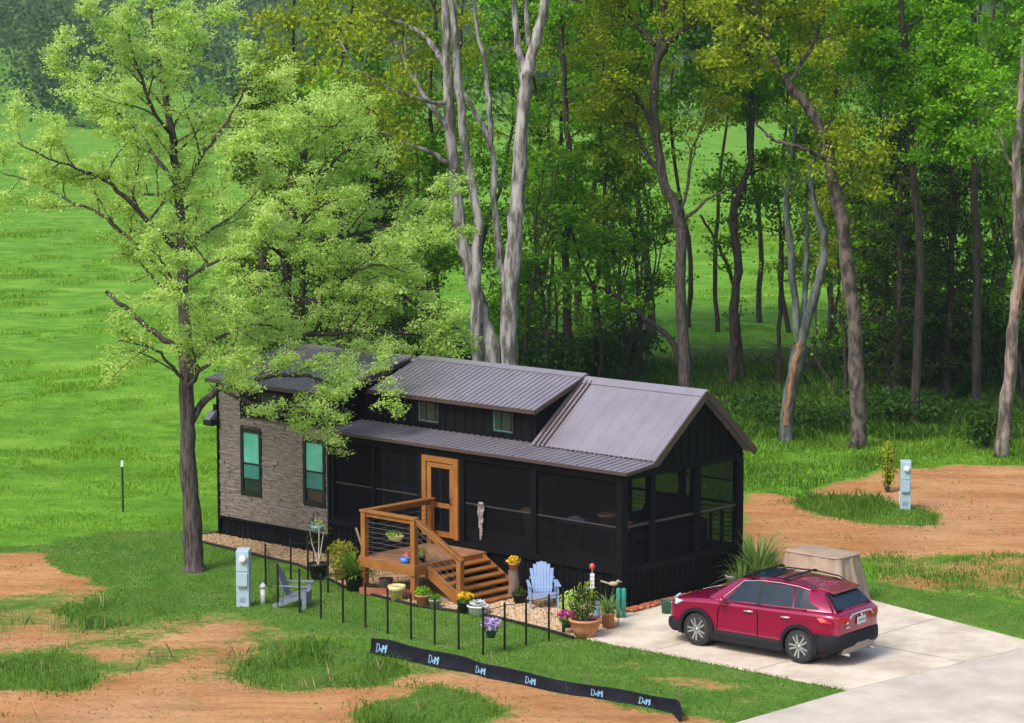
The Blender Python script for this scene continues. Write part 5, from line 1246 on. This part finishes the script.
# ---- pale multi-stemmed sycamore behind the roof
d2 = 82.5; T = Tree(31); base = (D(496, 415, d2)[0], d2, 0); B0 = (base[0], base[1], -.1)
stems = [
    ([(base[0] + .35, base[1], -.1)] + px(d2, (510, 365), (509, 310), (514, 250), (518, 190), (522, 130), (525, 85), (532, 55), (541, 22), (548, -15), (552, -60)), .31, .12),
    (px(d2, (525, 85), (519, 50, .2), (515, 15, .4), (512, -40, .6)), .15, .07),
    ([(base[0] - .3, base[1] + .2, -.1)] + px(d2, (492, 360), (484, 322, .2), (472, 275, .3), (461, 235, .3), (454, 175, .3), (449, 120, .3), (447, 70, .3), (446, 20, .2), (444, -40, 0)), .29, .11),
    ([(base[0] - .55, base[1] - .2, -.1)] + px(d2, (478, 370, -.3), (475, 330, -.3), (477, 280, -.3), (478, 222, -.4), (469, 170, -.4), (461, 110, -.5), (456, 60, -.6), (452, 0, -.8), (449, -40, -.8)), .20, .08),
    (px(d2, (507, 300), (499, 250, .5), (494, 195, .7), (492, 150, .8), (478, 118, .8), (463, 92, .8)), .13, .06),
    (px(d2, (452, 165, .3), (430, 152, 0), (405, 143, -.4), (385, 134, -.6), (361, 125, -.8), (340, 128, -1)), .085, .03),
    (px(d2, (450, 130, .3), (436, 112, .2), (415, 82, .6), (403, 55, .8), (388, 35, 1.0), (370, 18, 1.2), (362, 5, 1.3)), .11, .03),
    (px(d2, (448, 105, .3), (425, 100, -.2), (395, 90, -.8), (372, 79, -1.0), (350, 58, -1.2), (338, 35, -1.2)), .075, .02),
    (px(d2, (447, 70, .3), (430, 42, .5), (408, 26, .8), (385, 12, 1), (372, -15, 1.2)), .10, .04),
    (px(d2, (446, 30, .2), (456, 5, .5), (462, -30, .6)), .08, .04),
    (px(d2, (490, 148, .8), (489, 100, .9), (484, 60, 1.2), (476, 25, 1.4), (474, -20, 1.5)), .10, .05),
    (px(d2, (532, 55), (526, 20, .3), (530, -20, .5)), .09, .05)]
for k, (pts, r0, r1) in enumerate(stems):
    LP, LR = T.limb(pts, r0, r1, 12 if r0 > .15 else 8, 4, .02)
    if k in (5, 6, 7, 8): T.sprout(LP, LR, 9, 1.6, 48, .12, 1, .3, 1.0, .5, 5, .5, .8, (4,), .2)
for top in ((552, -60), (512, -40), (444, -40), (462, -30), (474, -20), (372, -15)):
    a = np.array(D(*top, d2)); LP, LR = T.limb([a, a + (0, .2, 2.2), a + (T.r.normal(), .5, 4.2)], .09, .02, 7, 4, .03); T.sprout(LP, LR, 10, 2.4, 50, .15, 1, .0, 1.0, .5, 5, .6, .9, (5,), .2)
finish(T, 'sycamore_tree', base, M['barkpale'], M['L_yel'], 30, .26, .14, 'tall pale trunked tree forking into several smooth grey stems behind the roof', .35)


def woodtree(seed, name, d, stems, bark, leafm, label, base_px=None, top_n=6, topz=5.0, leaf=(56, .22, .135), tw=(9, 1.9), lim_sprout=(), group=None, r_top=None):
    T = Tree(seed); r = T.r; p0 = stems[0][0]; b0 = D(p0[0], p0[1], d + (p0[2] if len(p0) > 2 else 0)); bx = base_px if base_px is not None else b0[0]; base = (bx, d, 0)
    for k, (pts, r0, r1) in enumerate([(s_, *rr) for s_, rr in zip(stems, lim_sprout['r'])]):
        q = px(d, *pts)
        if k == 0: q = [(base[0], base[1], -.1)] + q
        LP, LR = T.limb(q, r0, r1, 10 if r0 > .12 else 7, 4, .025)
        if k == 0: T.br[-1][1][:2] *= [1.4, 1.15]
        if k in lim_sprout.get('s', ()): T.sprout(LP, LR, lim_sprout.get('n', 8), lim_sprout.get('L', 1.7), 52, .1, 1, .25, 1.0, .5, 5, .5, .8, (4,), .22)
    for t_ in lim_sprout.get('tops', ()):
        a = np.array(D(*t_, d))
        for j in range(2):
            c = a + np.array([r.normal() * 1.2, r.normal() * 1.2, topz * r.uniform(.6, 1)]); LP, LR = T.limb([a, (a + c) / 2 + r.normal(size=3) * .3, c], .10, .02, 7, 4, .03); T.sprout(LP, LR, tw[0], tw[1], 52, .1, 1, .05, 1.0, .5, 5, .6, .9, (5,), .2)
    return finish(T, name, base, bark, leafm, leaf[0], leaf[1], leaf[2], label, .55, group)


woodtree(32, 'oak_tree', 86, [[(685, 380), (681, 300), (678, 215), (664, 183), (657, 140), (654, 95), (658, 55), (664, 10), (668, -30)],
    [(664, 175), (648, 158, .3), (638, 138, .6), (629, 120, .8), (618, 108, 1)], [(658, 60), (672, 38, -.4), (690, 25, -.8), (712, 10, -1), (735, -6, -1.2)],
    [(656, 130), (632, 92, -.4), (612, 80, -.8), (598, 66, -1)], [(655, 45), (640, 28, .4), (625, 10, .8), (615, -15, 1)], [(679, 222), (702, 205, .5), (722, 192, .8), (742, 186, 1)], [(680, 215), (688, 180, .8), (692, 150, 1.2), (705, 120, 1.6), (714, 85, 2), (724, 60, 2)]],
    M['bark'], M['L_yel'], 'grey trunked oak with crooked olive leafed limbs right behind the roof ridge', lim_sprout=dict(r=[(.22, .10), (.10, .04), (.13, .05), (.08, .02), (.09, .03), (.07, .02), (.06, .02)], s=(1, 2, 3, 4, 6), n=8, L=1.9, tops=[(668, -30), (735, -6), (615, -15)]))
woodtree(33, 'oak_tree', 77.6, [[(858, 445), (857, 400), (854, 330), (848, 270), (842, 222), (833, 180), (824, 135), (806, 105), (787, 82), (770, 50), (756, 10), (748, -30)],
    [(829, 162), (812, 153, -.4), (797, 147, -.7), (780, 142, -.8), (768, 136, -.9), (756, 122, -.9)], [(838, 190), (848, 182, .3), (852, 165, .4), (849, 150, .5)], [(788, 84), (803, 62, .5), (815, 40, .8), (824, 10, 1), (830, -20, 1.2)],
    [(778, 66), (762, 55, -.5), (748, 48, -.8), (735, 44, -1)], [(766, 40), (772, 15, .6), (770, -15, .8)], [(760, 20), (742, 8, -.6), (722, -8, -1)]],
    M['barkoak'], M['L_yel'], 'leaning mottled oak at the edge of the grass with dark twisting upper limbs', lim_sprout=dict(r=[(.27, .08), (.085, .03), (.05, .02), (.07, .025), (.05, .02), (.06, .03), (.06, .03)], s=(2, 3, 4, 5, 6), n=8, L=1.8, tops=[(748, -30), (830, -20), (722, -8)]))
T = Tree(34); d = 79; base = (D(786, 441, d)[0], d, 0)
for pts, a, c in [([base[:2] + (-.1,)] + px(d, (786, 430), (789, 400), (796, 365), (800, 345)), .20, .22), (px(d, (800, 350), (795, 300), (790, 250), (787, 205), (793, 150), (796, 110, .3)), .13, .05),
                  (px(d, (800, 350), (812, 305, -.2), (821, 272, -.3), (824, 240, -.3), (815, 205, -.3), (811, 175, -.2), (822, 140, 0), (838, 110, .2)), .16, .05), (px(d, (801, 340), (805, 290, .3), (807, 240, .4), (806, 200, .5), (812, 160, .7)), .10, .04)]:
    LP, LR = T.limb(pts, a, c, 10, 4, .02)
    T.sprout(LP, LR, 4 if c < .1 else 0, 1.4, 50, .1, 1, .6, 1.0, .5, 5, .5, .8, (4,), .2)
e = finish(T, 'broken_tree', base, M['barkblue'], M['L_green'], 16, .22, .16, 'forked lichen grey tree with a torn open trunk base beside the grass bank', .35)
q = [np.array(D(x, y, d - .16)) - np.array(base) for x, y in ((786.5, 425), (788, 400), (793, 375), (798, 352), (800, 340))]
T2 = Tree(35); T2.limb(q, .10, .11, 9, 4, .02); T2.br[-1][1][-3:] *= [.9, .6, .2]; link('split_wood', T2.trunk_mesh('split_wood', M['rawwood']), e)
woodtree(36, 'pale_oak', 75.9, [[(1001, 452), (1005, 420), (1010, 370), (1015, 320), (1019, 270), (1018, 215), (1017, 160), (1021, 100), (1026, 40), (1030, -20)],
    [(1017, 180), (1005, 150, .5), (995, 120, .8), (985, 85, 1.2)], [(1016, 300), (1030, 262, .1), (1043, 220, .3), (1055, 160, .5)], [(1020, 110), (1040, 70, 0), (1062, 30, 0)]],
    M['barkbrown'], M['L_bright'], 'pale pinkish trunk at the far right edge with a torn orange scar', lim_sprout=dict(r=[(.23, .09), (.06, .02), (.10, .04), (.06, .03)], s=(1, 3), n=8, L=1.8, tops=[(1030, -20), (1062, 30)]))
T2 = Tree(37); T2.limb(px(75.7, (1016, 318), (1019, 300), (1022, 280), (1027, 265)), .03, .10, 8, 4, .01); sc = link('scar_wood', T2.trunk_mesh('scar_wood', M['rawwood'])); sc.parent = [o for o in COL.objects if o.name.startswith('pale_oak')][0]; sc.location = -Vector(sc.parent.location)
woodtree(38, 'dark_oak', 86, [[(977, 408), (976, 340), (977, 260), (975, 190), (973, 120), (975, 50), (972, -30)], [(974, 130), (958, 100, .5), (945, 70, 1), (925, 50, 1.2)], [(975, 100), (990, 70, -.5), (1004, 40, -.8)]],
    M['barkdark'], M['L_bright'], 'straight dark trunk with bright green leaves behind the pale trunk at the right', lim_sprout=dict(r=[(.17, .09), (.07, .02), (.06, .02)], s=(1, 2), n=9, L=1.8, tops=[(972, -30)]))
# the bright hanging boughs at the upper right
woodtree(39, 'maple_tree', 81.5, [[(915, 425), (918, 340), (920, 250), (914, 180), (910, 105), (906, 60), (902, 10), (900, -40)], [(912, 150), (925, 138, -.8), (940, 130, -1.2), (958, 138, -1.5)], [(911, 110), (890, 80, -.8), (875, 60, -1.2), (862, 50, -1.5)], [(908, 75), (930, 55, -.8), (955, 45, -1.3), (975, 50, -1.6)], [(905, 50), (880, 25, 0.4), (860, 10, .8)], [(904, 30), (930, 10, .3), (960, -5, .5)], [(910, 120), (935, 95, -1.2), (960, 85, -1.8)]],
    M['barkdark'], M['L_bright'], 'vivid green maple with layered boughs hanging over the shaded wood at the upper right', lim_sprout=dict(r=[(.16, .08), (.05, .015), (.05, .015), (.05, .015), (.05, .02), (.05, .02), (.04, .015)], s=(1, 2, 3, 4, 5, 6), n=11, L=1.35, tops=[(900, -40)]), leaf=(120, .20, .135))

# ---- slender trunks and fuller trees deeper in the wood
slim = [
    (567, 96, 90, [(567, 335), (566, 250), (570, 160), (564, 90), (560, 20)], .17, 'L_green', 'dark straight trunk just right of the white forked stems'),
    (597, 92, 93, [(597, 345), (594, 300), (602, 250), (606, 190), (600, 120), (604, 60)], .11, 'L_yel', 'thin dark stem curving upward between the white trunks and the grey oak'),
    (622, 92, 96, [(615, 340), (619, 280), (612, 220), (622, 160), (630, 100)], .09, 'L_green', 'very thin wavering stem left of the grey oak'),
    (735, 92, 91, [(733, 370), (734, 310), (738, 260), (733, 215), (746, 180), (752, 130), (748, 60)], .20, 'L_green', 'dark crooked trunk between the grey oak and the torn tree'),
    (780, 95, 92, [(779, 355), (780, 300), (781, 240), (778, 190), (786, 130)], .09, 'L_green', 'thin straight stem close behind the torn tree'),
    (937, 97, 95, [(938, 350), (936, 260), (938, 170), (934, 90), (936, 20)], .20, 'L_green', 'broad dark trunk in deep shade left of the straight dark oak'),
    (880, 97, 99, [(882, 345), (879, 270), (884, 190), (880, 110)], .14, 'L_green', 'shaded trunk just right of the mottled oak'),
    (552, 99, 101, [(549, 320), (552, 240), (546, 170), (552, 90)], .10, 'L_bright', 'thin shaded stem beside the straight dark trunk near the white stems'),
    (640, 99, 100, [(645, 330), (640, 280), (648, 220), (640, 160), (636, 80)], .08, 'L_bright', 'thin wavering stem hidden half behind the grey oak'),
    (830, 99, 103, [(829, 330), (832, 260), (827, 190), (834, 110)], .10, 'L_yel', 'thin shaded stem just left of the mottled oak'),
    (430, 92, 92, [(432, 345), (428, 260), (434, 180), (430, 100), (436, 20)], .13, 'L_green', 'shaded trunk left of the white forked stems'),
    (405, 95, 97, [(402, 345), (406, 260), (398, 160), (404, 60)], .12, 'L_yel', 'shaded trunk behind the long pale bough at the upper left of the wood'),
    (335, 92, 95, [(335, 330), (340, 240), (334, 150), (340, 70)], .15, 'L_yel', 'olive crowned tree at the left end of the wood'),
    (1015, 95, 96, [(1040, 360), (1042, 260), (1038, 160), (1044, 60)], .16, 'L_green', 'shaded trunk at the right edge behind the pale trunk'),
    (500, 100, 104, [(540, 320), (536, 240), (541, 160), (534, 80)], .13, 'L_bright', 'far trunk at the back of the wood right of the white stems')]
for k, (xx, _, d, pts, r0, lm, lab) in enumerate(slim):
    T = Tree(100 + k); r = T.r; q = px(d, *pts); base = (q[0][0], d, 0); LP, LR = T.limb([(base[0], d, -.1)] + q, r0, r0 * .45, 8, 4, .03)
    T.sprout(LP, LR, 12, 2.3, 64, .03, 1, .40, 1.0, .5, 5, .4, .6, (3,), .25)
    a = LP[-1]; c = a + np.array([r.normal(), r.normal(), 5.0]); LP2, LR2 = T.limb([a, (a + c) / 2 + r.normal(size=3) * .3, c], r0 * .45, .02, 7, 4, .03); T.sprout(LP2, LR2, 12, 2.6, 55, .08, 1, .0, 1.0, .5, 5, .6, .9, (5,), .2)
    finish(T, 'woodland_tree', base, M['barkdark'], M[lm], 64, .26, .155, lab, .35, 'slender trees in the shaded wood')
# broad leafy trees closing the wood at its back
back = [(300, 100, 'L_yel'), (345, 108, 'L_green'), (395, 104, 'L_green'), (440, 110, 'L_yel'), (480, 106, 'L_green'), (535, 109, 'L_bright'), (580, 104, 'L_green'), (615, 111, 'L_bright'), (655, 106, 'L_yel'), (690, 111, 'L_green'), (718, 109, 'L_green'), (760, 113, 'L_yel'), (790, 109, 'L_green'), (835, 106, 'L_yel'), (870, 110, 'L_green'), (910, 105, 'L_green'), (955, 110, 'L_bright'), (1000, 105, 'L_green'), (1045, 108, 'L_bright')]
for k, (xx, d, lm) in enumerate(back):
    T = Tree(200 + k); r = T.r; bx = D(xx, 300, d)[0]; h = r.uniform(15, 19); LP, LR = T.limb([(bx, d, -.1), (bx + r.normal() * .3, d, 4), (bx + r.normal() * .6, d, 9), (bx + r.normal() * .8, d, h)], r.uniform(.12, .2), .03, 7, 4, .04)
    T.sprout(LP, LR, 26, 2.8, 66, .02, 1, .52 if 560 < xx < 830 else .14, 1.0, .5, 5, .4, .5, (3,), .25)
    finish(T, 'woodland_tree', (bx, d, 0), M['barkdark'], M[lm], 64, .32, .20, {'L_yel': 'olive leafed slender tree at the far back of the wood', 'L_green': 'mid green slender tree at the far back of the wood', 'L_bright': 'bright green slender tree at the far back of the wood'}[lm], .35, {'L_yel': 'olive trees at the back of the wood', 'L_green': 'mid green trees at the back of the wood', 'L_bright': 'bright green trees at the back of the wood'}[lm])
under = [(548, 87.5, 8.5, 'L_green', 'small bright layered tree just right of the white stems'), (598, 90.5, 7.5, 'L_bright', 'small bright layered tree between the white stems and the grey oak'), (638, 93.5, 8.5, 'L_green', 'small leafy tree close behind the grey oak'), (892, 88.5, 7.5, 'L_green', 'small leafy tree under the vivid maple'), (958, 90, 9, 'L_green', 'small leafy tree left of the straight dark oak'), (1012, 89, 9, 'L_green', 'small leafy tree behind the pale trunk at the right edge'), (425, 88, 9, 'L_green', 'small leafy tree left of the white stems'), (375, 91, 10, 'L_yel', 'small olive tree left of the pale forked stems'), (852, 99, 8, 'L_yel', 'small olive tree just behind the mottled oak'), (330, 86, 10.5, 'L_bright', 'bright green tree at the left end of the wood')]
for k, (xx, d, h, lm, lab) in enumerate(under):
    T = Tree(300 + k); r = T.r; bx = D(xx, 300, d)[0]; LP, LR = T.limb([(bx, d, -.1), (bx + r.normal() * .3, d, h * .35), (bx + r.normal() * .5, d, h * .7), (bx + r.normal() * .7, d, h)], .09, .02, 7, 4, .03)
    T.sprout(LP, LR, 20, 2.1, 72, .0, 1, .25, 1.0, .5, 5, .5, .35, (5,), .2); finish(T, 'understory_tree', (bx, d, 0), M['barkdark'], M[lm], 36, .20, .17, lab, .6)
sap = None
for k in range(40):
    r = np.random.default_rng(500 + k); d = r.uniform(87, 104); xx = r.uniform(500, 1030)
    if 692 < xx < 825: continue
    bx = D(xx, 300, d)[0]
    T = Tree(600 + k); ln = r.normal() * 1.0; h = r.uniform(5, 10); q = [(bx, d, -.1), (bx + ln * .25 + r.normal() * .12, d, h * .3), (bx + ln * .6 + r.normal() * .25, d, h * .65), (bx + ln, d + r.normal() * .4, h)]
    LP, LR = T.limb(q, r.uniform(.045, .085), .012, 6, 4, .05); T.sprout(LP, LR, int(r.integers(5, 9)), 1.7, 50, .1, 1, .3, 1.0, .5, 5, .5, 1.0, (3,), .3)
    finish(T, 'woodland_sapling', (bx, d, 0), M['barkdark'], M[('L_green', 'L_bright', 'L_yel')[k % 3]], 5, .2, .15, 'slim dark sapling with sparse leaves crowding the shaded wood behind the house', .4, 'slim saplings in the shaded wood', cat='sapling')
# leaning dead trunk and crooked boughs under the canopy
T = Tree(61); d = 89; LP, LR = T.limb([D(690, 388, d)[:2] + (-.1,)] + px(d, (672, 345), (645, 318), (622, 300), (600, 288), (578, 283, .5)), .12, .05, 8, 4, .03); T.sprout(LP, LR, 8, 1.0, 60, .1, 0, .2, 1.0, .5, 4, .5, 1, (3,), .3)
finish(T, 'fallen_trunk', tuple(T.br[0][0][0][:2]) + (0,), M['barkdark'], M['L_green'], 0, .1, .1, 'dark dead trunk leaning leftwards under the canopy behind the roof', cat='dead tree')
T = Tree(62); d = 93; LP, LR = T.limb([D(745, 372, d)[:2] + (-.1,)] + px(d, (735, 300), (726, 262), (712, 235), (700, 215)), .09, .04, 8, 4, .03); T.sprout(LP, LR, 6, 1.0, 60, .1, 1, .2, 1.0, .5, 4, .5, 1, (3,), .3)
finish(T, 'crooked_sapling', tuple(T.br[0][0][0][:2]) + (0,), M['barkdark'], M['L_green'], 8, .2, .15, 'crooked bare sapling leaning left in the gap beside the grey oak', cat='dead tree')
# ---- understorey shrubs, low bushes and the brush pile
def bush(seed, loc, rad, h, m, n, size, label, group=None, cat='bush', name='wild_bush'):
    T = Tree(seed); r = T.r; e = empty(name, loc, 0, label, cat, group)
    for k in range(7):
        az = r.uniform(0, 6.28); T.limb([(0, 0, -.05), (math.cos(az) * rad * .3, math.sin(az) * rad * .3, h * .4), (math.cos(az) * rad * .7, math.sin(az) * rad * .7, h * r.uniform(.6, .95))], .03, .008, 5, 3, .03)
    link('stems', T.trunk_mesh('stems', M['barkdark']), e)
    c = r.normal(size=(9, 3)); c = unit(c) * r.uniform(.2, .75, (9, 1)) * np.array([rad, rad, h * .42]) + np.array([0, 0, h * .52]); k = r.integers(0, 9, n)
    P = c[k] + r.normal(size=(n, 3)) * np.array([rad, rad, h * .5]) * .26; P[:, 2] = np.abs(P[:, 2]); t = r.normal(.5, .2, 9)[k] + r.normal(size=n) * .15
    link('foliage', leaf_mesh('foliage', P, size, m, t, r, .6, .35), e); return e


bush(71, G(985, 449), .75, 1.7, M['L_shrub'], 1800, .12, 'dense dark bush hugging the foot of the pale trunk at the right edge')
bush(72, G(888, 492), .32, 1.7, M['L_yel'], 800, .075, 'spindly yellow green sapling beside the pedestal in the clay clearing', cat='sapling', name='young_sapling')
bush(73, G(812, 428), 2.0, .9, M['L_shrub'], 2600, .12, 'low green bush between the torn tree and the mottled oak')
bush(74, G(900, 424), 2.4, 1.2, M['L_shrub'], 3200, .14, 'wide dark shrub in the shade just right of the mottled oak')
bush(75, G(752, 418), 1.7, .8, M['L_shrub'], 1900, .12, 'small leafy bush left of the torn tree')
labs = ['low shrub in the wood right of the white stems', 'dark shrub under the trees behind the roof ridge', 'leafy shrub in the shade left of the grey oak', 'shrub in deep shade right of the mottled oak', 'leafy shrub near the straight dark oak', 'shrub at the right end of the wood', 'shrub in the shade left of the white stems', 'tall shrub behind the second pale tree', 'shrub beneath the far trunks beside the white stems', 'shrub under the broad dark trunk at the right']
spots = [(545, 88, 1.8, 2.6, 'L_shrub'), (575, 92, 1.8, 2.6, 'L_shrub'), (625, 96, 1.9, 2.2, 'L_shrub'), (868, 91, 2.4, 3.0, 'L_shrub'), (950, 90, 2.4, 3.4, 'L_shrub'), (1010, 92, 2.2, 3.0, 'L_shrub'), (440, 87, 2.2, 3.0, 'L_shrub'), (350, 78, 2.2, 4.0, 'L_shrub'), (520, 94, 2.0, 5.0, 'L_green'), (920, 98, 2.6, 4.6, 'L_shrub')]
for k, ((xx, d, rd, h, m), lab) in enumerate(zip(spots, labs)): bush(80 + k, (D(xx, 300, d)[0], d, 0), rd, h, M[m], int(1500 * rd), .17, lab, 'shrubs in the shaded wood')
T = Tree(95); r = T.r; bl = G(828, 372)
for k in range(60): a = r.uniform(0, PI); c = np.array([bl[0] + r.normal() * 1.3, bl[1] + r.normal() * .6, abs(r.normal()) * .4 + .1]); v = np.array([math.cos(a) * r.uniform(.5, 1.4), math.sin(a) * .5, r.normal() * .25]); T.br.append((np.array([c - v, c + r.normal(size=3) * .06, c + v]), np.array([.03, .025, .01]), 5))
finish(T, 'brush_pile', bl, M['bark'], M['L_green'], 0, .1, .1, 'heap of grey dead branches under the trees behind the mottled oak', cat='brush pile')

# ---- far trees: each clump of the near field edge, then the hazy wood across the meadow as one mass
def crowns(name, spec, m, size, seed, trunk=True, aspect=.8):
    r = np.random.default_rng(seed); Ps = []; Ts = []
    for (x, y, h, rad, n) in spec:
        c = unit(r.normal(size=(14, 3))) * r.uniform(.3, 1, (14, 1)) * np.array([rad, rad, h * .34]) + np.array([x, y, h * .6]); k = r.integers(0, 14, n)
        Ps.append(c[k] + r.normal(size=(n, 3)) * np.array([rad, rad, h * .4]) * .25); Ts.append(np.clip(r.normal(.5, .22) + r.normal(.0, .15, 14)[k] + r.normal(size=n) * .1, 0, 1))
    P = np.concatenate(Ps); P[:, 2] = np.maximum(P[:, 2], .2); return leaf_mesh(name, P, size, m, np.concatenate(Ts), r, aspect, .3)


r = np.random.default_rng(5); spec = []
for k in range(620):
    y = r.uniform(405, 760); x = r.uniform(-.27, .27) * y; spec.append((x, y, r.uniform(13, 24), r.uniform(3.5, 6.5), 260))
P_ = []; T_ = []
for (x, y, h, rad, n) in spec:
    zb = max(0, min(y - 400, 450)) * .055; c = unit(r.normal(size=(16, 3))) * r.uniform(.3, 1, (16, 1)) * np.array([rad, rad, h * .48]) + np.array([x, y, zb + h * .5]); k = r.integers(0, 16, n)
    P_.append(c[k] + r.normal(size=(n, 3)) * np.array([rad, rad, h * .4]) * .25); T_.append(np.clip(r.normal(.5, .28) + r.normal(.0, .12, 16)[k] + r.normal(size=n) * .06, 0, 1))
P_ = np.concatenate(P_); o = link('distant_woodland', leaf_mesh('distant_woodland', P_, .9, M['L_far'], np.concatenate(T_), r, .8, .3)); tag(o, kind='stuff')
# rolling hills behind the wood
hx = np.linspace(-900, 900, 90); hy_ = np.linspace(800, 1390, 30); HX, HY = np.meshgrid(hx, hy_); HZ = np.clip((HY - 800) / 400, 0, 1) ** .8 * (30 + 12 * wob(HX, HY, .008, 3)) + 22.5
ii = (np.arange(29)[:, None] * 90 + np.arange(89)[None]).ravel(); o = link('hills', np_mesh('hills', np.stack([HX.ravel(), HY.ravel(), HZ.ravel()], 1), np.stack([ii, ii + 1, ii + 91, ii + 90], 1), mat('hill_cover', (.05, .08, .04), (.10, .13, .06), .02, .95), None, True)); tag(o, kind='structure')

# ================================================================== air, light, sky
HAZE = True
if HAZE:
    b = MB(); b.box(-1000, 1000, -120, 1500, -5.0, 95.0); o = b.build('haze', None); tag(o, kind='stuff')
    hm = bpy.data.materials.new('haze'); hm.use_nodes = True; n2 = hm.node_tree; n2.nodes.clear(); ou = n2.nodes.new('ShaderNodeOutputMaterial'); pv = n2.nodes.new('ShaderNodeVolumePrincipled')
    pv.inputs['Color'].default_value = (.70, .86, 1.0, 1); pv.inputs['Density'].default_value = .00015; n2.links.new(pv.outputs[0], ou.inputs['Volume']); o.data.materials.append(hm)
SUN_EL, SUN_AZ = math.radians(50), math.radians(-138)     # azimuth from +Y towards +X
w = bpy.data.worlds.new('World'); SC.world = w; w.use_nodes = True; wt = w.node_tree; bg = wt.nodes['Background']
sk = wt.nodes.new('ShaderNodeTexSky'); sk.sky_type = 'NISHITA'; sk.sun_disc = False; sk.sun_elevation = SUN_EL; sk.sun_rotation = SUN_AZ; sk.air_density = 1.0; sk.dust_density = 4.0; sk.ozone_density = 1.0
wt.links.new(sk.outputs['Color'], bg.inputs['Color']); bg.inputs['Strength'].default_value = .14
sl = bpy.data.lights.new('sun', 'SUN'); sl.energy = 1.5; sl.angle = math.radians(20); sl.color = (1.0, .96, .9); so_ = bpy.data.objects.new('sun', sl); COL.objects.link(so_)
sv = Vector((math.sin(SUN_AZ) * math.cos(SUN_EL), math.cos(SUN_AZ) * math.cos(SUN_EL), math.sin(SUN_EL))); so_.rotation_euler = sv.to_track_quat('Z', 'Y').to_euler(); so_.location = (0, 30, 60)
SC.view_settings.view_transform = 'Standard'; SC.view_settings.look = 'None'; SC.view_settings.gamma = 1; SC.view_settings.use_curve_mapping = False; SC.view_settings.exposure = .66
SC.render.engine = 'CYCLES'; cy = SC.cycles; cy.use_denoising = True; cy.denoiser = 'OPENIMAGEDENOISE'; cy.max_bounces = 8; cy.diffuse_bounces = 3; cy.transparent_max_bounces = 16; cy.transmission_bounces = 4; cy.volume_bounces = 0; cy.caustics_reflective = False; cy.caustics_refractive = False; cy.sample_clamp_indirect = 6
